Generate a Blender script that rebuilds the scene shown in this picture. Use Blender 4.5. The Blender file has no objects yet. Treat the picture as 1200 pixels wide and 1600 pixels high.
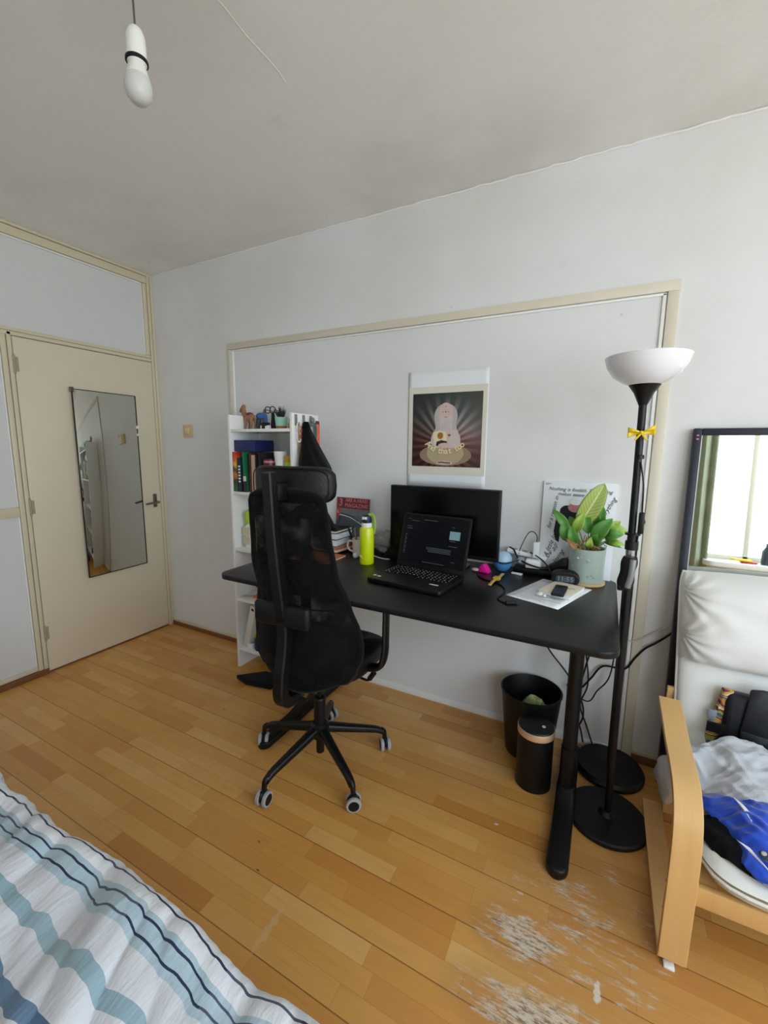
import bpy, bmesh, math, random
from mathutils import Vector, Matrix, Euler, noise
PI = math.pi
SC = bpy.context.scene
COL = SC.collection
rnd = random.Random(7)

# ------------------------------------------------------------------ materials
def s2l(c):
    return tuple((x/12.92 if x <= 0.04045 else ((x+0.055)/1.055)**2.4) for x in c)
def hexc(h):
    h = h.lstrip('#'); return s2l(tuple(int(h[i:i+2], 16)/255 for i in (0, 2, 4)))
def mat(name, col, rough=0.5, metal=0.0, spec=0.5, vary=0.0, vscale=8.0, bump=0.0, bscale=60.0, coat=0.0,
        trans=0.0, sheen=0.0, emit=None, estr=0.0, sss=0.0, alpha=None):
    m = bpy.data.materials.new(name); m.use_nodes = True
    nt = m.node_tree; b = nt.nodes['Principled BSDF']
    c = hexc(col) if isinstance(col, str) else col
    b.inputs['Base Color'].default_value = (*c, 1)
    b.inputs['Roughness'].default_value = rough
    b.inputs['Metallic'].default_value = metal
    b.inputs['Specular IOR Level'].default_value = spec
    b.inputs['Coat Weight'].default_value = coat
    b.inputs['Transmission Weight'].default_value = trans
    b.inputs['Sheen Weight'].default_value = sheen
    if sss: b.inputs['Subsurface Weight'].default_value = sss; b.inputs['Subsurface Radius'].default_value = (.02, .02, .02)
    if alpha is not None: b.inputs['Alpha'].default_value = alpha
    if emit: b.inputs['Emission Color'].default_value = (*hexc(emit), 1); b.inputs['Emission Strength'].default_value = estr
    if vary or bump:
        tc = nt.nodes.new('ShaderNodeTexCoord')
        if vary:
            n = nt.nodes.new('ShaderNodeTexNoise'); n.inputs['Scale'].default_value = vscale; n.inputs['Detail'].default_value = 5
            nt.links.new(tc.outputs['Object'], n.inputs['Vector'])
            mx = nt.nodes.new('ShaderNodeMix'); mx.data_type = 'RGBA'
            mx.inputs['A'].default_value = (*[x*(1-vary) for x in c], 1); mx.inputs['B'].default_value = (*[min(1, x*(1+vary)) for x in c], 1)
            nt.links.new(n.outputs['Fac'], mx.inputs['Factor']); nt.links.new(mx.outputs['Result'], b.inputs['Base Color'])
        if bump:
            n2 = nt.nodes.new('ShaderNodeTexNoise'); n2.inputs['Scale'].default_value = bscale; n2.inputs['Detail'].default_value = 4
            nt.links.new(tc.outputs['Object'], n2.inputs['Vector'])
            bp = nt.nodes.new('ShaderNodeBump'); bp.inputs['Strength'].default_value = bump; bp.inputs['Distance'].default_value = 0.004
            nt.links.new(n2.outputs['Fac'], bp.inputs['Height']); nt.links.new(bp.outputs['Normal'], b.inputs['Normal'])
    return m

class NB:   # small node helper
    def __init__(s, m): s.m = m; s.nt = m.node_tree; s.b = s.nt.nodes['Principled BSDF']
    def n(s, t, **k):
        x = s.nt.nodes.new(t)
        for a, v in k.items(): setattr(x, a, v)
        return x
    def l(s, a, b): s.nt.links.new(a, b)
    def math(s, op, a, b=None, c=None):
        x = s.n('ShaderNodeMath', operation=op)
        for i, v in enumerate((a, b, c)):
            if v is None: continue
            if isinstance(v, (int, float)): x.inputs[i].default_value = v
            else: s.l(v, x.inputs[i])
        return x.outputs[0]
    def mix(s, f, a, b):
        x = s.n('ShaderNodeMix', data_type='RGBA')
        for k, v in (('Factor', f), ('A', a), ('B', b)):
            if isinstance(v, (int, float)): x.inputs[k].default_value = v
            elif isinstance(v, tuple): x.inputs[k].default_value = (*v, 1)
            else: s.l(v, x.inputs[k])
        return x.outputs['Result']
    def noise(s, vec, scale, detail=4, rough=.5):
        x = s.n('ShaderNodeTexNoise'); x.inputs['Scale'].default_value = scale; x.inputs['Detail'].default_value = detail
        x.inputs['Roughness'].default_value = rough
        s.l(vec, x.inputs['Vector']); return x.outputs['Fac']
    def ramp(s, f, lo, hi, smooth=True):
        x = s.n('ShaderNodeMapRange'); x.inputs['From Min'].default_value = lo; x.inputs['From Max'].default_value = hi
        if smooth: x.interpolation_type = 'SMOOTHSTEP'
        s.l(f, x.inputs['Value']); return x.outputs['Result']

M = {}
M['white_paint'] = mat('white_paint', '#eeeeec', .55, spec=.3)
M['cream'] = mat('cream_gloss_paint', '#d9cfb4', .38, vary=.04, vscale=3, bump=.08, bscale=30)
M['frame_paint'] = mat('pale_beige_paint', '#d6cfbd', .4, vary=.05, vscale=6)
M['hinge_metal'] = mat('painted_hinge', '#a89c84', .45)
M['door'] = mat('door_paint', '#ddd2bb', .42, vary=.04, vscale=2, bump=.1, bscale=20)
M['panel'] = mat('wall_panel_paint', '#d9d9d9', .6, vary=.03, vscale=2.5, bump=.15, bscale=14)
M['brown'] = mat('brown_skirting', '#7d5234', .5, vary=.25, vscale=25)
M['black_plastic'] = mat('black_plastic', '#0b0b0c', .45, spec=.35, bump=.05, bscale=400)
M['black_gloss'] = mat('black_gloss', '#070708', .22, spec=.4)
M['black_metal'] = mat('black_powder_metal', '#0a0a0b', .42, spec=.35)
M['black_fabric'] = mat('black_fabric', '#0a0b0d', .95, spec=.15, bump=.6, bscale=350, sheen=.08)
M['black_leather'] = mat('black_leather', '#0a0b0d', .45, spec=.35, bump=.35, bscale=160)
M['desk'] = mat('black_desk_veneer', '#0e1013', .36, spec=.32, vary=.18, vscale=40, bump=.08, bscale=120)
M['desk_edge'] = mat('black_desk_edge', '#0b0c0f', .3)
M['screen'] = mat('dark_screen', '#040507', .25, spec=.2)
M['screen_glow'] = mat('screen_glow', '#030406', .35, spec=.2, emit='#0a0d12', estr=.25)
M['chrome'] = mat('chrome', '#b9b9b9', .25, metal=1)
M['steel_dark'] = mat('dark_steel', '#77736b', .35, metal=1)
M['mirror'] = mat('mirror_silver', '#e3e8e4', .015, metal=1)
M['mirror_old'] = mat('old_mirror_silver', '#cfcfc6', .03, metal=1)
M['navy_frame'] = mat('dark_blue_frame', '#14172a', .45, vary=.15, vscale=30)
M['grey_rubber'] = mat('grey_rubber', '#a3a6a8', .6)
M['lime'] = mat('lime_enamel', '#d2e20a', .36, coat=.3)
M['white'] = mat('white_plastic', '#eef0f2', .35)
M['paper'] = mat('paper', '#e9edf2', .75)
M['cream_paper'] = mat('cream_paper', '#e8dfcb', .8)
M['ink'] = mat('ink', '#1b1b22', .8)
M['greyink'] = mat('grey_ink', '#8b93a3', .8)
M['sage'] = mat('sage_ceramic', '#a6b8ae', .3, coat=.4, vary=.05, vscale=30)
M['wood_saucer'] = mat('beige_saucer', '#d6b98a', .5)
M['soil'] = mat('soil', '#3b2a1c', .95, bump=1, bscale=80)
M['mount_paper'] = mat('poster_mount', '#dedacc', .7)
M['leaf'] = mat('green_leaf', '#4f8a35', .42, vary=.3, vscale=18)
M['leaf_light'] = mat('light_green_leaf', '#93b548', .4, vary=.22, vscale=18)
M['leaf_dark'] = mat('dark_leaf', '#1d2a1e', .45, vary=.3, vscale=30)
M['stem'] = mat('stem', '#8a9a4c', .5, vary=.2, vscale=20)
M['drystem'] = mat('dry_stem', '#a5754a', .7, vary=.2, vscale=20)
M['blue'] = mat('blue_fabric', '#3e86bd', .75, bump=.3, bscale=300)
M['paleblue'] = mat('pale_blue_plastic', '#a5c2dd', .4)
M['pink'] = mat('hot_pink', '#f4149b', .45)
M['gold'] = mat('gold', '#dcb153', .35, metal=.35)
M['rose'] = mat('rose_gold', '#d9b594', .45, metal=.45)
M['birch'] = None
M['chairwhite'] = mat('white_leather', '#e2e2dd', .42, vary=.03, vscale=6, bump=.12, bscale=60, sheen=.1)
M['beige_cushion'] = mat('beige_cushion', '#c9c1a4', .75, vary=.08, vscale=8, bump=.3, bscale=80)
M['greyshirt'] = mat('grey_jersey', '#b9bdc4', .85, bump=.45, bscale=260, sheen=.2)
M['jersey'] = mat('blue_satin', '#0646c4', .36, sheen=.3)
M['darkcloth'] = mat('dark_cloth', '#0b0b0d', .9, spec=.2, bump=.3, bscale=100)
M['bagleather'] = mat('dark_bag_leather', '#0e131b', .42, spec=.4, bump=.2, bscale=60)
M['red'] = mat('red', '#b1262b', .5)
M['darkred'] = mat('dark_red', '#6d1c25', .5)
M['orange'] = mat('orange', '#cf6a35', .6)
M['orangebook'] = mat('orange_cover', '#c77742', .6)
M['navy'] = mat('navy', '#17223f', .5)
M['deepblue'] = mat('deep_blue', '#16215a', .45)
M['green'] = mat('green_cover', '#12734e', .5)
M['beige'] = mat('beige', '#c1ab8d', .6)
M['yellow'] = mat('yellow', '#e8c813', .5)
M['mustard'] = mat('mustard', '#b79122', .4)
M['limegreen'] = mat('lime_green', '#a6cc2b', .45)
M['mint'] = mat('mint', '#9fd6c5', .5)
M['terracotta'] = mat('terracotta', '#a8613f', .7)
M['horse'] = mat('brown_toy', '#9a6d50', .55, vary=.12, vscale=30)
M['denim'] = mat('denim', '#3f68a5', .7, vary=.2, vscale=60)
M['slate'] = mat('slate', '#39424b', .6)
M['teal'] = mat('teal', '#1f6a6c', .6)
M['coral'] = mat('coral', '#ee6a4a', .6)
M['rope'] = mat('rope', '#b08b57', .8)
M['greymetal'] = mat('grey_metal', '#8f9294', .4, metal=.5)
M['cable_white'] = mat('white_cable', '#c9c7c1', .5)
M['bulb_glass'] = mat('frosted_bulb', '#c9cbc9', .35, sss=.1)
M['socket'] = mat('white_socket', '#e4e6df', .45)
M['shade'] = mat('white_shade', '#eef0f6', .16, coat=.5, sss=.15)
M['switch_yellow'] = mat('aged_plastic', '#d8bd8c', .4)
M['switch_cream'] = mat('aged_plastic_light', '#e6d3a8', .4)
M['curtain'] = mat('green_curtain', '#a1a892', .85, vary=.25, vscale=5, bump=.4, bscale=60)
M['ceramic'] = mat('cream_ceramic', '#d9d4c6', .3, coat=.3)
M['rock'] = mat('grey_knit', '#8d8a85', .95, vary=.4, vscale=60, bump=1.5, bscale=90)
M['dustbag'] = mat('white_bag', '#d9d6d8', .6, bump=.4, bscale=30)
M['glass_dark'] = mat('dark_glass_frame', '#141414', .3)
M['maroon'] = mat('maroon', '#54141f', .35)
M['offwhite'] = mat('off_white_board', '#dedad0', .6)
M['rubbish'] = mat('rubbish', '#a3b478', .6, vary=.5, vscale=60)
M['skyblue'] = mat('sky_blue_print', '#9ec6d2', .6)

def birch():
    m = mat('birch_veneer', '#d9ae70', .38); nb = NB(m)
    tc = nb.n('ShaderNodeTexCoord'); mp = nb.n('ShaderNodeMapping'); mp.inputs['Scale'].default_value = (60, 3, 3)
    nb.l(tc.outputs['Object'], mp.inputs['Vector'])
    f = nb.noise(mp.outputs['Vector'], 1.0, 6)
    g = nb.noise(tc.outputs['Object'], 4, 3)
    c = nb.mix(f, hexc('#d3a566'), hexc('#e2ba80')); c = nb.mix(nb.math('MULTIPLY', g, .3), c, hexc('#c99654'))
    nb.l(c, nb.b.inputs['Base Color']); return m
M['birch'] = birch()

def wall_mat(name, base, dirt, ds=.35, lowdirt=True):
    m = mat(name, base, .7, spec=.25); nb = NB(m)
    g = nb.n('ShaderNodeNewGeometry'); P = g.outputs['Position']
    f1 = nb.noise(P, 1.1, 5, .55); f2 = nb.noise(P, 7, 5, .6)
    a = nb.mix(nb.math('MULTIPLY', nb.ramp(f1, .42, .72), ds), hexc(base), hexc(dirt))
    a = nb.mix(nb.math('MULTIPLY', nb.ramp(f2, .62, .8), .22), a, hexc(dirt))
    v = nb.n('ShaderNodeTexVoronoi'); v.inputs['Scale'].default_value = 3.1; nb.l(P, v.inputs['Vector'])
    sp = nb.math('SUBTRACT', 1.0, nb.ramp(v.outputs['Distance'], .012, .03))
    a = nb.mix(nb.math('MULTIPLY', sp, .35), a, hexc('#77736b'))
    nb.l(a, nb.b.inputs['Base Color'])
    h = nb.noise(P, 26, 6, .6); h2 = nb.noise(P, 160, 2)
    hh = nb.math('ADD', h, nb.math('MULTIPLY', h2, .35))
    bp = nb.n('ShaderNodeBump'); bp.inputs['Strength'].default_value = .28; bp.inputs['Distance'].default_value = .004
    nb.l(hh, bp.inputs['Height']); nb.l(bp.outputs['Normal'], nb.b.inputs['Normal'])
    return m
M['wall'] = wall_mat('wall_plaster', '#e2e3e4', '#cbc4b8')
M['ceil'] = wall_mat('ceiling_plaster', '#efeeeb', '#d3d0c8', .5)

def floor_mat():
    m = mat('parquet', '#c98f4c', .3); nb = NB(m)
    g = nb.n('ShaderNodeNewGeometry'); P = g.outputs['Position']
    sx = nb.n('ShaderNodeSeparateXYZ'); nb.l(P, sx.inputs[0])
    X, Y = sx.outputs[0], sx.outputs[1]
    W = .178/3; Y = nb.math('ADD', Y, .14)
    yr = nb.math('DIVIDE', Y, W); row = nb.math('FLOOR', yr); fy = nb.math('FRACT', yr)
    wn = nb.n('ShaderNodeTexWhiteNoise', noise_dimensions='1D'); nb.l(row, wn.inputs['W'])
    L = nb.math('ADD', .34, nb.math('MULTIPLY', wn.outputs['Value'], .24))
    xr = nb.math('DIVIDE', nb.math('ADD', X, nb.math('MULTIPLY', wn.outputs['Value'], 7.3)), L)
    col = nb.math('FLOOR', xr); fx = nb.math('FRACT', xr)
    cv = nb.n('ShaderNodeCombineXYZ'); nb.l(row, cv.inputs[0]); nb.l(col, cv.inputs[1])
    w2 = nb.n('ShaderNodeTexWhiteNoise', noise_dimensions='2D'); nb.l(cv.outputs[0], w2.inputs['Vector'])
    r1 = w2.outputs['Value']
    cr = nb.n('ShaderNodeValToRGB'); e = cr.color_ramp.elements
    e[0].position = 0; e[0].color = (*hexc('#bf8037'), 1); e[1].position = 1; e[1].color = (*hexc('#e0b06c'), 1)
    for p, h in ((.08, '#cc9149'), (.4, '#d59d52'), (.85, '#d9a45c')):
        q = cr.color_ramp.elements.new(p); q.color = (*hexc(h), 1)
    nb.l(r1, cr.inputs['Fac'])
    # grain stretched along the boards
    mp = nb.n('ShaderNodeMapping'); mp.inputs['Scale'].default_value = (3, 42, 1); nb.l(P, mp.inputs['Vector'])
    ad = nb.n('ShaderNodeVectorMath', operation='ADD'); nb.l(mp.outputs[0], ad.inputs[0])
    sc = nb.n('ShaderNodeVectorMath', operation='SCALE'); nb.l(w2.outputs['Color'], sc.inputs[0]); sc.inputs['Scale'].default_value = 20
    nb.l(sc.outputs[0], ad.inputs[1])
    gr = nb.noise(ad.outputs[0], 1.6, 6, .6)
    c = nb.mix(nb.math('MULTIPLY', nb.ramp(gr, .45, .85), .30), cr.outputs['Color'], hexc('#a86c33'))
    gl = nb.noise(P, 2.3, 4, .6)
    c = nb.mix(nb.math('MULTIPLY', nb.ramp(gl, .4, .75), .25), c, hexc('#c07f38'))
    # seams
    d1 = nb.math('MINIMUM', fy, nb.math('SUBTRACT', 1.0, fy))
    s1 = nb.math('LESS_THAN', d1, .012)
    y3 = nb.math('FRACT', nb.math('DIVIDE', nb.math('ADD', Y, .0), W*3)); d3 = nb.math('MINIMUM', y3, nb.math('SUBTRACT', 1.0, y3))
    s3 = nb.math('LESS_THAN', d3, .009)
    dx = nb.math('MULTIPLY', nb.math('MINIMUM', fx, nb.math('SUBTRACT', 1.0, fx)), L)
    s2 = nb.math('LESS_THAN', dx, .0008)
    seam = nb.math('MAXIMUM', nb.math('MULTIPLY', nb.math('MAXIMUM', s1, s2), .28), nb.math('MULTIPLY', s3, .75))
    c = nb.mix(seam, c, hexc('#6d4420'))
    # worn, bleached patch near the desk foot
    Y = sx.outputs[1]
    def blob(cx, cy, rx, ry):
        a = nb.math('DIVIDE', nb.math('SUBTRACT', X, cx), rx); b = nb.math('DIVIDE', nb.math('SUBTRACT', Y, cy), ry)
        return nb.math('SUBTRACT', 1.0, nb.math('SQRT', nb.math('ADD', nb.math('MULTIPLY', a, a), nb.math('MULTIPLY', b, b))))
    mpw = nb.n('ShaderNodeMapping'); mpw.inputs['Scale'].default_value = (7, 34, 1); nb.l(P, mpw.inputs['Vector'])
    wn1 = nb.noise(mpw.outputs[0], 1.5, 9, .75)
    mpx = nb.n('ShaderNodeMapping'); mpx.inputs['Scale'].default_value = (5, 9, 1); nb.l(P, mpx.inputs['Vector'])
    wn2 = nb.noise(mpx.outputs[0], 1.5, 3, .6)
    area = nb.math('MAXIMUM', nb.math('MAXIMUM', blob(2.87, -.99, .19, .12), blob(2.98, -1.17, .34, .13)), nb.math('MULTIPLY', blob(3.05, -.85, .50, .42), .5))
    field = nb.math('ADD', nb.math('MULTIPLY', area, .38), nb.math('ADD', nb.math('MULTIPLY', wn1, .75), nb.math('MULTIPLY', wn2, .35)))
    worn = nb.ramp(field, .69, .84)
    zone = nb.ramp(area, .0, .35)
    worn = nb.math('MULTIPLY', worn, nb.ramp(area, -.02, .22))
    c = nb.mix(nb.math('MULTIPLY', zone, .30), c, hexc('#8a5a30'))
    grime = nb.math('MULTIPLY', nb.ramp(nb.noise(mpw.outputs[0], 3.7, 8, .8), .47, .58), nb.ramp(area, .1, .5))
    wc = nb.mix(grime, hexc('#d6ccbd'), hexc('#6f6252'))
    c = nb.mix(nb.math('MULTIPLY', worn, .8), c, wc)
    # pale scrapes
    def scrape(cx, cy, rx, ry, amt, col):
        nonlocal c
        k = nb.math('MULTIPLY', nb.ramp(nb.math('ADD', blob(cx, cy, rx, ry), nb.math('MULTIPLY', nb.math('SUBTRACT', nb.noise(P, 60, 4), .5), 1.3)), .15, .5), amt)
        c = nb.mix(k, c, hexc(col))
    scrape(2.722, -.641, .013, .008, .8, '#dcd3c8'); scrape(3.075, -1.03, .012, .04, .8, '#ded7cc')
    scrape(2.208, -1.32, .016, .09, .35, '#dcc49b'); scrape(2.85, -.86, .014, .006, .5, '#d8cbb8')
    scrape(1.25, -.62, .012, .004, .8, '#5b371b'); scrape(1.98, -1.12, .010, .004, .7, '#5b371b'); scrape(2.05, -1.2, .012, .005, .7, '#5b371b')
    nb.l(c, nb.b.inputs['Base Color'])
    rr = nb.math('ADD', nb.math('ADD', .27, nb.math('MULTIPLY', gr, .12)), nb.math('MULTIPLY', zone, .35))
    nb.l(rr, nb.b.inputs['Roughness'])
    bh = nb.math('SUBTRACT', nb.math('MULTIPLY', gr, .25), nb.math('ADD', seam, nb.math('MULTIPLY', worn, .3)))
    bp = nb.n('ShaderNodeBump'); bp.inputs['Strength'].default_value = .2; bp.inputs['Distance'].default_value = .0015
    nb.l(bh, bp.inputs['Height']); nb.l(bp.outputs['Normal'], nb.b.inputs['Normal'])
    return m
M['floor'] = floor_mat()

def mesh_fabric():
    m = mat('chair_mesh', '#090a0b', .85, spec=.15, sheen=.03); nb = NB(m)
    out = nb.nt.nodes['Material Output']
    tr = nb.n('ShaderNodeBsdfTransparent'); mx = nb.n('ShaderNodeMixShader')
    tc = nb.n('ShaderNodeTexCoord')
    f = nb.math('MULTIPLY', nb.ramp(nb.noise(tc.outputs['Object'], 14, 3), .38, .66), .32)
    nb.l(f, mx.inputs[0]); nb.l(nb.b.outputs[0], mx.inputs[1]); nb.l(tr.outputs[0], mx.inputs[2]); nb.l(mx.outputs[0], out.inputs[0])
    return m
M['mesh'] = mesh_fabric()

def duvet_mat():
    m = mat('striped_duvet', '#d7dbe2', .85, sheen=.1); nb = NB(m)
    uv = nb.n('ShaderNodeUVMap'); s = nb.n('ShaderNodeSeparateXYZ'); nb.l(uv.outputs[0], s.inputs[0])
    U, V = s.outputs[0], s.outputs[1]
    cr = nb.n('ShaderNodeValToRGB'); cr.color_ramp.interpolation = 'CONSTANT'
    w = hexc('#dfe2e8'); g = hexc('#d0d3da'); t = hexc('#a9bfca'); t2 = hexc('#8ea9b5'); nv = hexc('#1d2b4d'); b = hexc('#4d7090')
    stops = [(0, w), (.031, nv), (.0340, w), (.052, t), (.060, nv), (.0645, t), (.083, nv), (.0885, t), (.100, g), (.146, t2), (.170, g), (.216, b), (.240, g), (.28, t), (.31, nv), (.315, t),
             (.34, nv), (.345, w), (.40, t2), (.43, g), (.5, b), (.54, w), (.62, nv), (.63, t), (.67, nv), (.68, w), (.76, t2), (.80, g), (.88, b), (.93, w)]
    el = cr.color_ramp.elements
    el[0].position = 0; el[0].color = (*w, 1); el[1].position = 1; el[1].color = (*w, 1)
    for p, c in stops[1:]:
        q = el.new(p); q.color = (*c, 1)
    nb.l(V, cr.inputs['Fac'])
    # faint cross checks
    fx = nb.math('FRACT', nb.math('MULTIPLY', U, 2.6)); k = nb.math('MULTIPLY', nb.math('LESS_THAN', fx, .42), .12)
    c = nb.mix(k, cr.outputs['Color'], hexc('#b9c2cf'))
    nb.l(c, nb.b.inputs['Base Color'])
    tc = nb.n('ShaderNodeTexCoord'); mp = nb.n('ShaderNodeMapping'); mp.inputs['Scale'].default_value = (16, 5, 5); mp.inputs['Rotation'].default_value = (0, 0, .35)
    nb.l(tc.outputs['Object'], mp.inputs['Vector'])
    h = nb.noise(mp.outputs[0], 1.6, 5, .6)
    bp = nb.n('ShaderNodeBump'); bp.inputs['Strength'].default_value = .55; bp.inputs['Distance'].default_value = .012
    nb.l(h, bp.inputs['Height']); nb.l(bp.outputs['Normal'], nb.b.inputs['Normal'])
    return m
M['duvet'] = duvet_mat()

def leaf_vein():
    m = mat('variegated_leaf', '#a3bf55', .38); nb = NB(m)
    uv = nb.n('ShaderNodeUVMap'); s = nb.n('ShaderNodeSeparateXYZ'); nb.l(uv.outputs[0], s.inputs[0])
    u = nb.math('ABSOLUTE', nb.math('SUBTRACT', s.outputs[0], .5))
    ph = nb.math('FRACT', nb.math('MULTIPLY', nb.math('SUBTRACT', s.outputs[1], nb.math('MULTIPLY', u, .45)), 12))
    v = nb.ramp(nb.math('ABSOLUTE', nb.math('SUBTRACT', ph, .5)), .30, .5)
    c = nb.mix(nb.math('MULTIPLY', v, .65), hexc('#9db355'), hexc('#cdd692'))
    c = nb.mix(nb.math('LESS_THAN', u, .035), c, hexc('#d3dc9c'))
    c = nb.mix(nb.ramp(u, .42, .5), c, hexc('#5d8633'))
    nb.l(c, nb.b.inputs['Base Color']); return m
M['bigleaf'] = leaf_vein()

def stripes_mat():
    m = mat('multicolour_knit', '#a06060', .9, bump=.6, bscale=200); nb = NB(m)
    tc = nb.n('ShaderNodeTexCoord'); s = nb.n('ShaderNodeSeparateXYZ'); nb.l(tc.outputs['Object'], s.inputs[0])
    w = nb.noise(tc.outputs['Object'], 25, 2)
    f = nb.math('FRACT', nb.math('ADD', nb.math('MULTIPLY', s.outputs[2], 17), nb.math('MULTIPLY', w, 1.2)))
    cr = nb.n('ShaderNodeValToRGB'); cr.color_ramp.interpolation = 'CONSTANT'; el = cr.color_ramp.elements
    el[0].color = (*hexc('#c9a03c'), 1); el[1].position = .9; el[1].color = (*hexc('#d9d2c0'), 1)
    for p, h in ((.2, '#7b2f5a'), (.4, '#c98a3c'), (.55, '#3f5f9a'), (.68, '#a9b23f'), (.8, '#8a2f38')):
        q = el.new(p); q.color = (*hexc(h), 1)
    nb.l(f, cr.inputs['Fac']); nb.l(cr.outputs[0], nb.b.inputs['Base Color']); return m
M['knit'] = stripes_mat()

def fire_mat():
    m = mat('flame_spine', '#d9501e', .5); nb = NB(m)
    tc = nb.n('ShaderNodeTexCoord'); s = nb.n('ShaderNodeSeparateXYZ'); nb.l(tc.outputs['Object'], s.inputs[0])
    n = nb.noise(tc.outputs['Object'], 45, 3)
    f = nb.math('ADD', nb.math('DIVIDE', s.outputs[2], .24), nb.math('MULTIPLY', nb.math('SUBTRACT', n, .5), .35))
    cr = nb.n('ShaderNodeValToRGB'); el = cr.color_ramp.elements
    el[0].position = .15; el[0].color = (*hexc('#2c6a2c'), 1); el[1].position = .95; el[1].color = (*hexc('#c92f22'), 1)
    for p, h in ((.28, '#3f2a1a'), (.4, '#d98f2c'), (.55, '#4a2416'), (.65, '#e2b93c'), (.8, '#de6a25')):
        q = el.new(p); q.color = (*hexc(h), 1)
    nb.l(f, cr.inputs['Fac']); nb.l(cr.outputs[0], nb.b.inputs['Base Color']); return m
M['fire'] = fire_mat()

def poster_mat():
    m = mat('poster_print', '#5a4a42', .5); nb = NB(m)
    uv = nb.n('ShaderNodeUVMap'); s = nb.n('ShaderNodeSeparateXYZ'); nb.l(uv.outputs[0], s.inputs[0])
    U, V = s.outputs[0], s.outputs[1]
    dx = nb.math('SUBTRACT', U, .48); dy = nb.math('SUBTRACT', V, .30)
    ang = nb.math('ARCTAN2', dy, dx)
    r = nb.math('SQRT', nb.math('ADD', nb.math('MULTIPLY', dx, dx), nb.math('MULTIPLY', dy, dy)))
    ray = nb.ramp(nb.math('SINE', nb.math('MULTIPLY', ang, 26)), -.6, .9)
    base = nb.mix(nb.ramp(V, .25, .75), hexc('#5c3430'), hexc('#3f4744'))
    lit = nb.mix(nb.ramp(V, .3, .8), hexc('#95675f'), hexc('#a9aba5'))
    k = nb.math('MULTIPLY', ray, nb.math('SUBTRACT', 1.0, nb.ramp(r, .15, .75)))
    c = nb.mix(k, base, lit)
    c = nb.mix(nb.math('MULTIPLY', nb.ramp(U, .6, 1.0), .5), c, hexc('#4a3d3a'))
    nb.l(c, nb.b.inputs['Base Color']); return m
M['poster'] = poster_mat()
M['fig'] = mat('print_pale', '#cfc2c0', .55, vary=.12, vscale=40)
M['figskin'] = mat('print_skin', '#d2b8b2', .55)
M['figgrey'] = mat('print_grey', '#b9b4b8', .55, vary=.1, vscale=60)
M['printtan'] = mat('print_tan', '#8f7f66', .55)
M['printtan2'] = mat('print_tan_light', '#b3a283', .55)
M['printcream'] = mat('print_cream', '#ead9ae', .55)
M['printbrown'] = mat('print_brown', '#9a6c3a', .55)
M['printdark'] = mat('print_dark', '#2a1a18', .55)
M['printred'] = mat('print_red', '#c0322c', .55)
M['printpink'] = mat('print_pink', '#c9808c', .55, vary=.4, vscale=90)
M['magred'] = mat('magazine_red', '#7a1e22', .4)
M['maggrey'] = mat('magazine_photo', '#6f6f70', .4, vary=.6, vscale=45)

def glass_mat():
    m = bpy.data.materials.new('window_glass'); m.use_nodes = True; nb = NB(m)
    out = nb.nt.nodes['Material Output']; tr = nb.n('ShaderNodeBsdfTransparent'); gl = nb.n('ShaderNodeBsdfGlossy'); gl.inputs['Roughness'].default_value = .0
    mx = nb.n('ShaderNodeMixShader'); mx.inputs[0].default_value = .05
    nb.l(tr.outputs[0], mx.inputs[1]); nb.l(gl.outputs[0], mx.inputs[2]); nb.l(mx.outputs[0], out.inputs[0]); return m
M['glass'] = glass_mat()

# ------------------------------------------------------------------ geometry
def catmull(pts, n=8):
    P = [Vector(p) for p in pts]
    if len(P) < 3: return P
    Q = [P[0]*2-P[1]] + P + [P[-1]*2-P[-2]]
    o = []
    for i in range(1, len(Q)-2):
        a, b, c, d = Q[i-1:i+3]
        for k in range(n):
            t = k/n
            o.append(.5*((2*b)+(c-a)*t+(2*a-5*b+4*c-d)*t*t+(3*b-a-3*c+d)*t**3))
    o.append(P[-1]); return o

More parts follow.
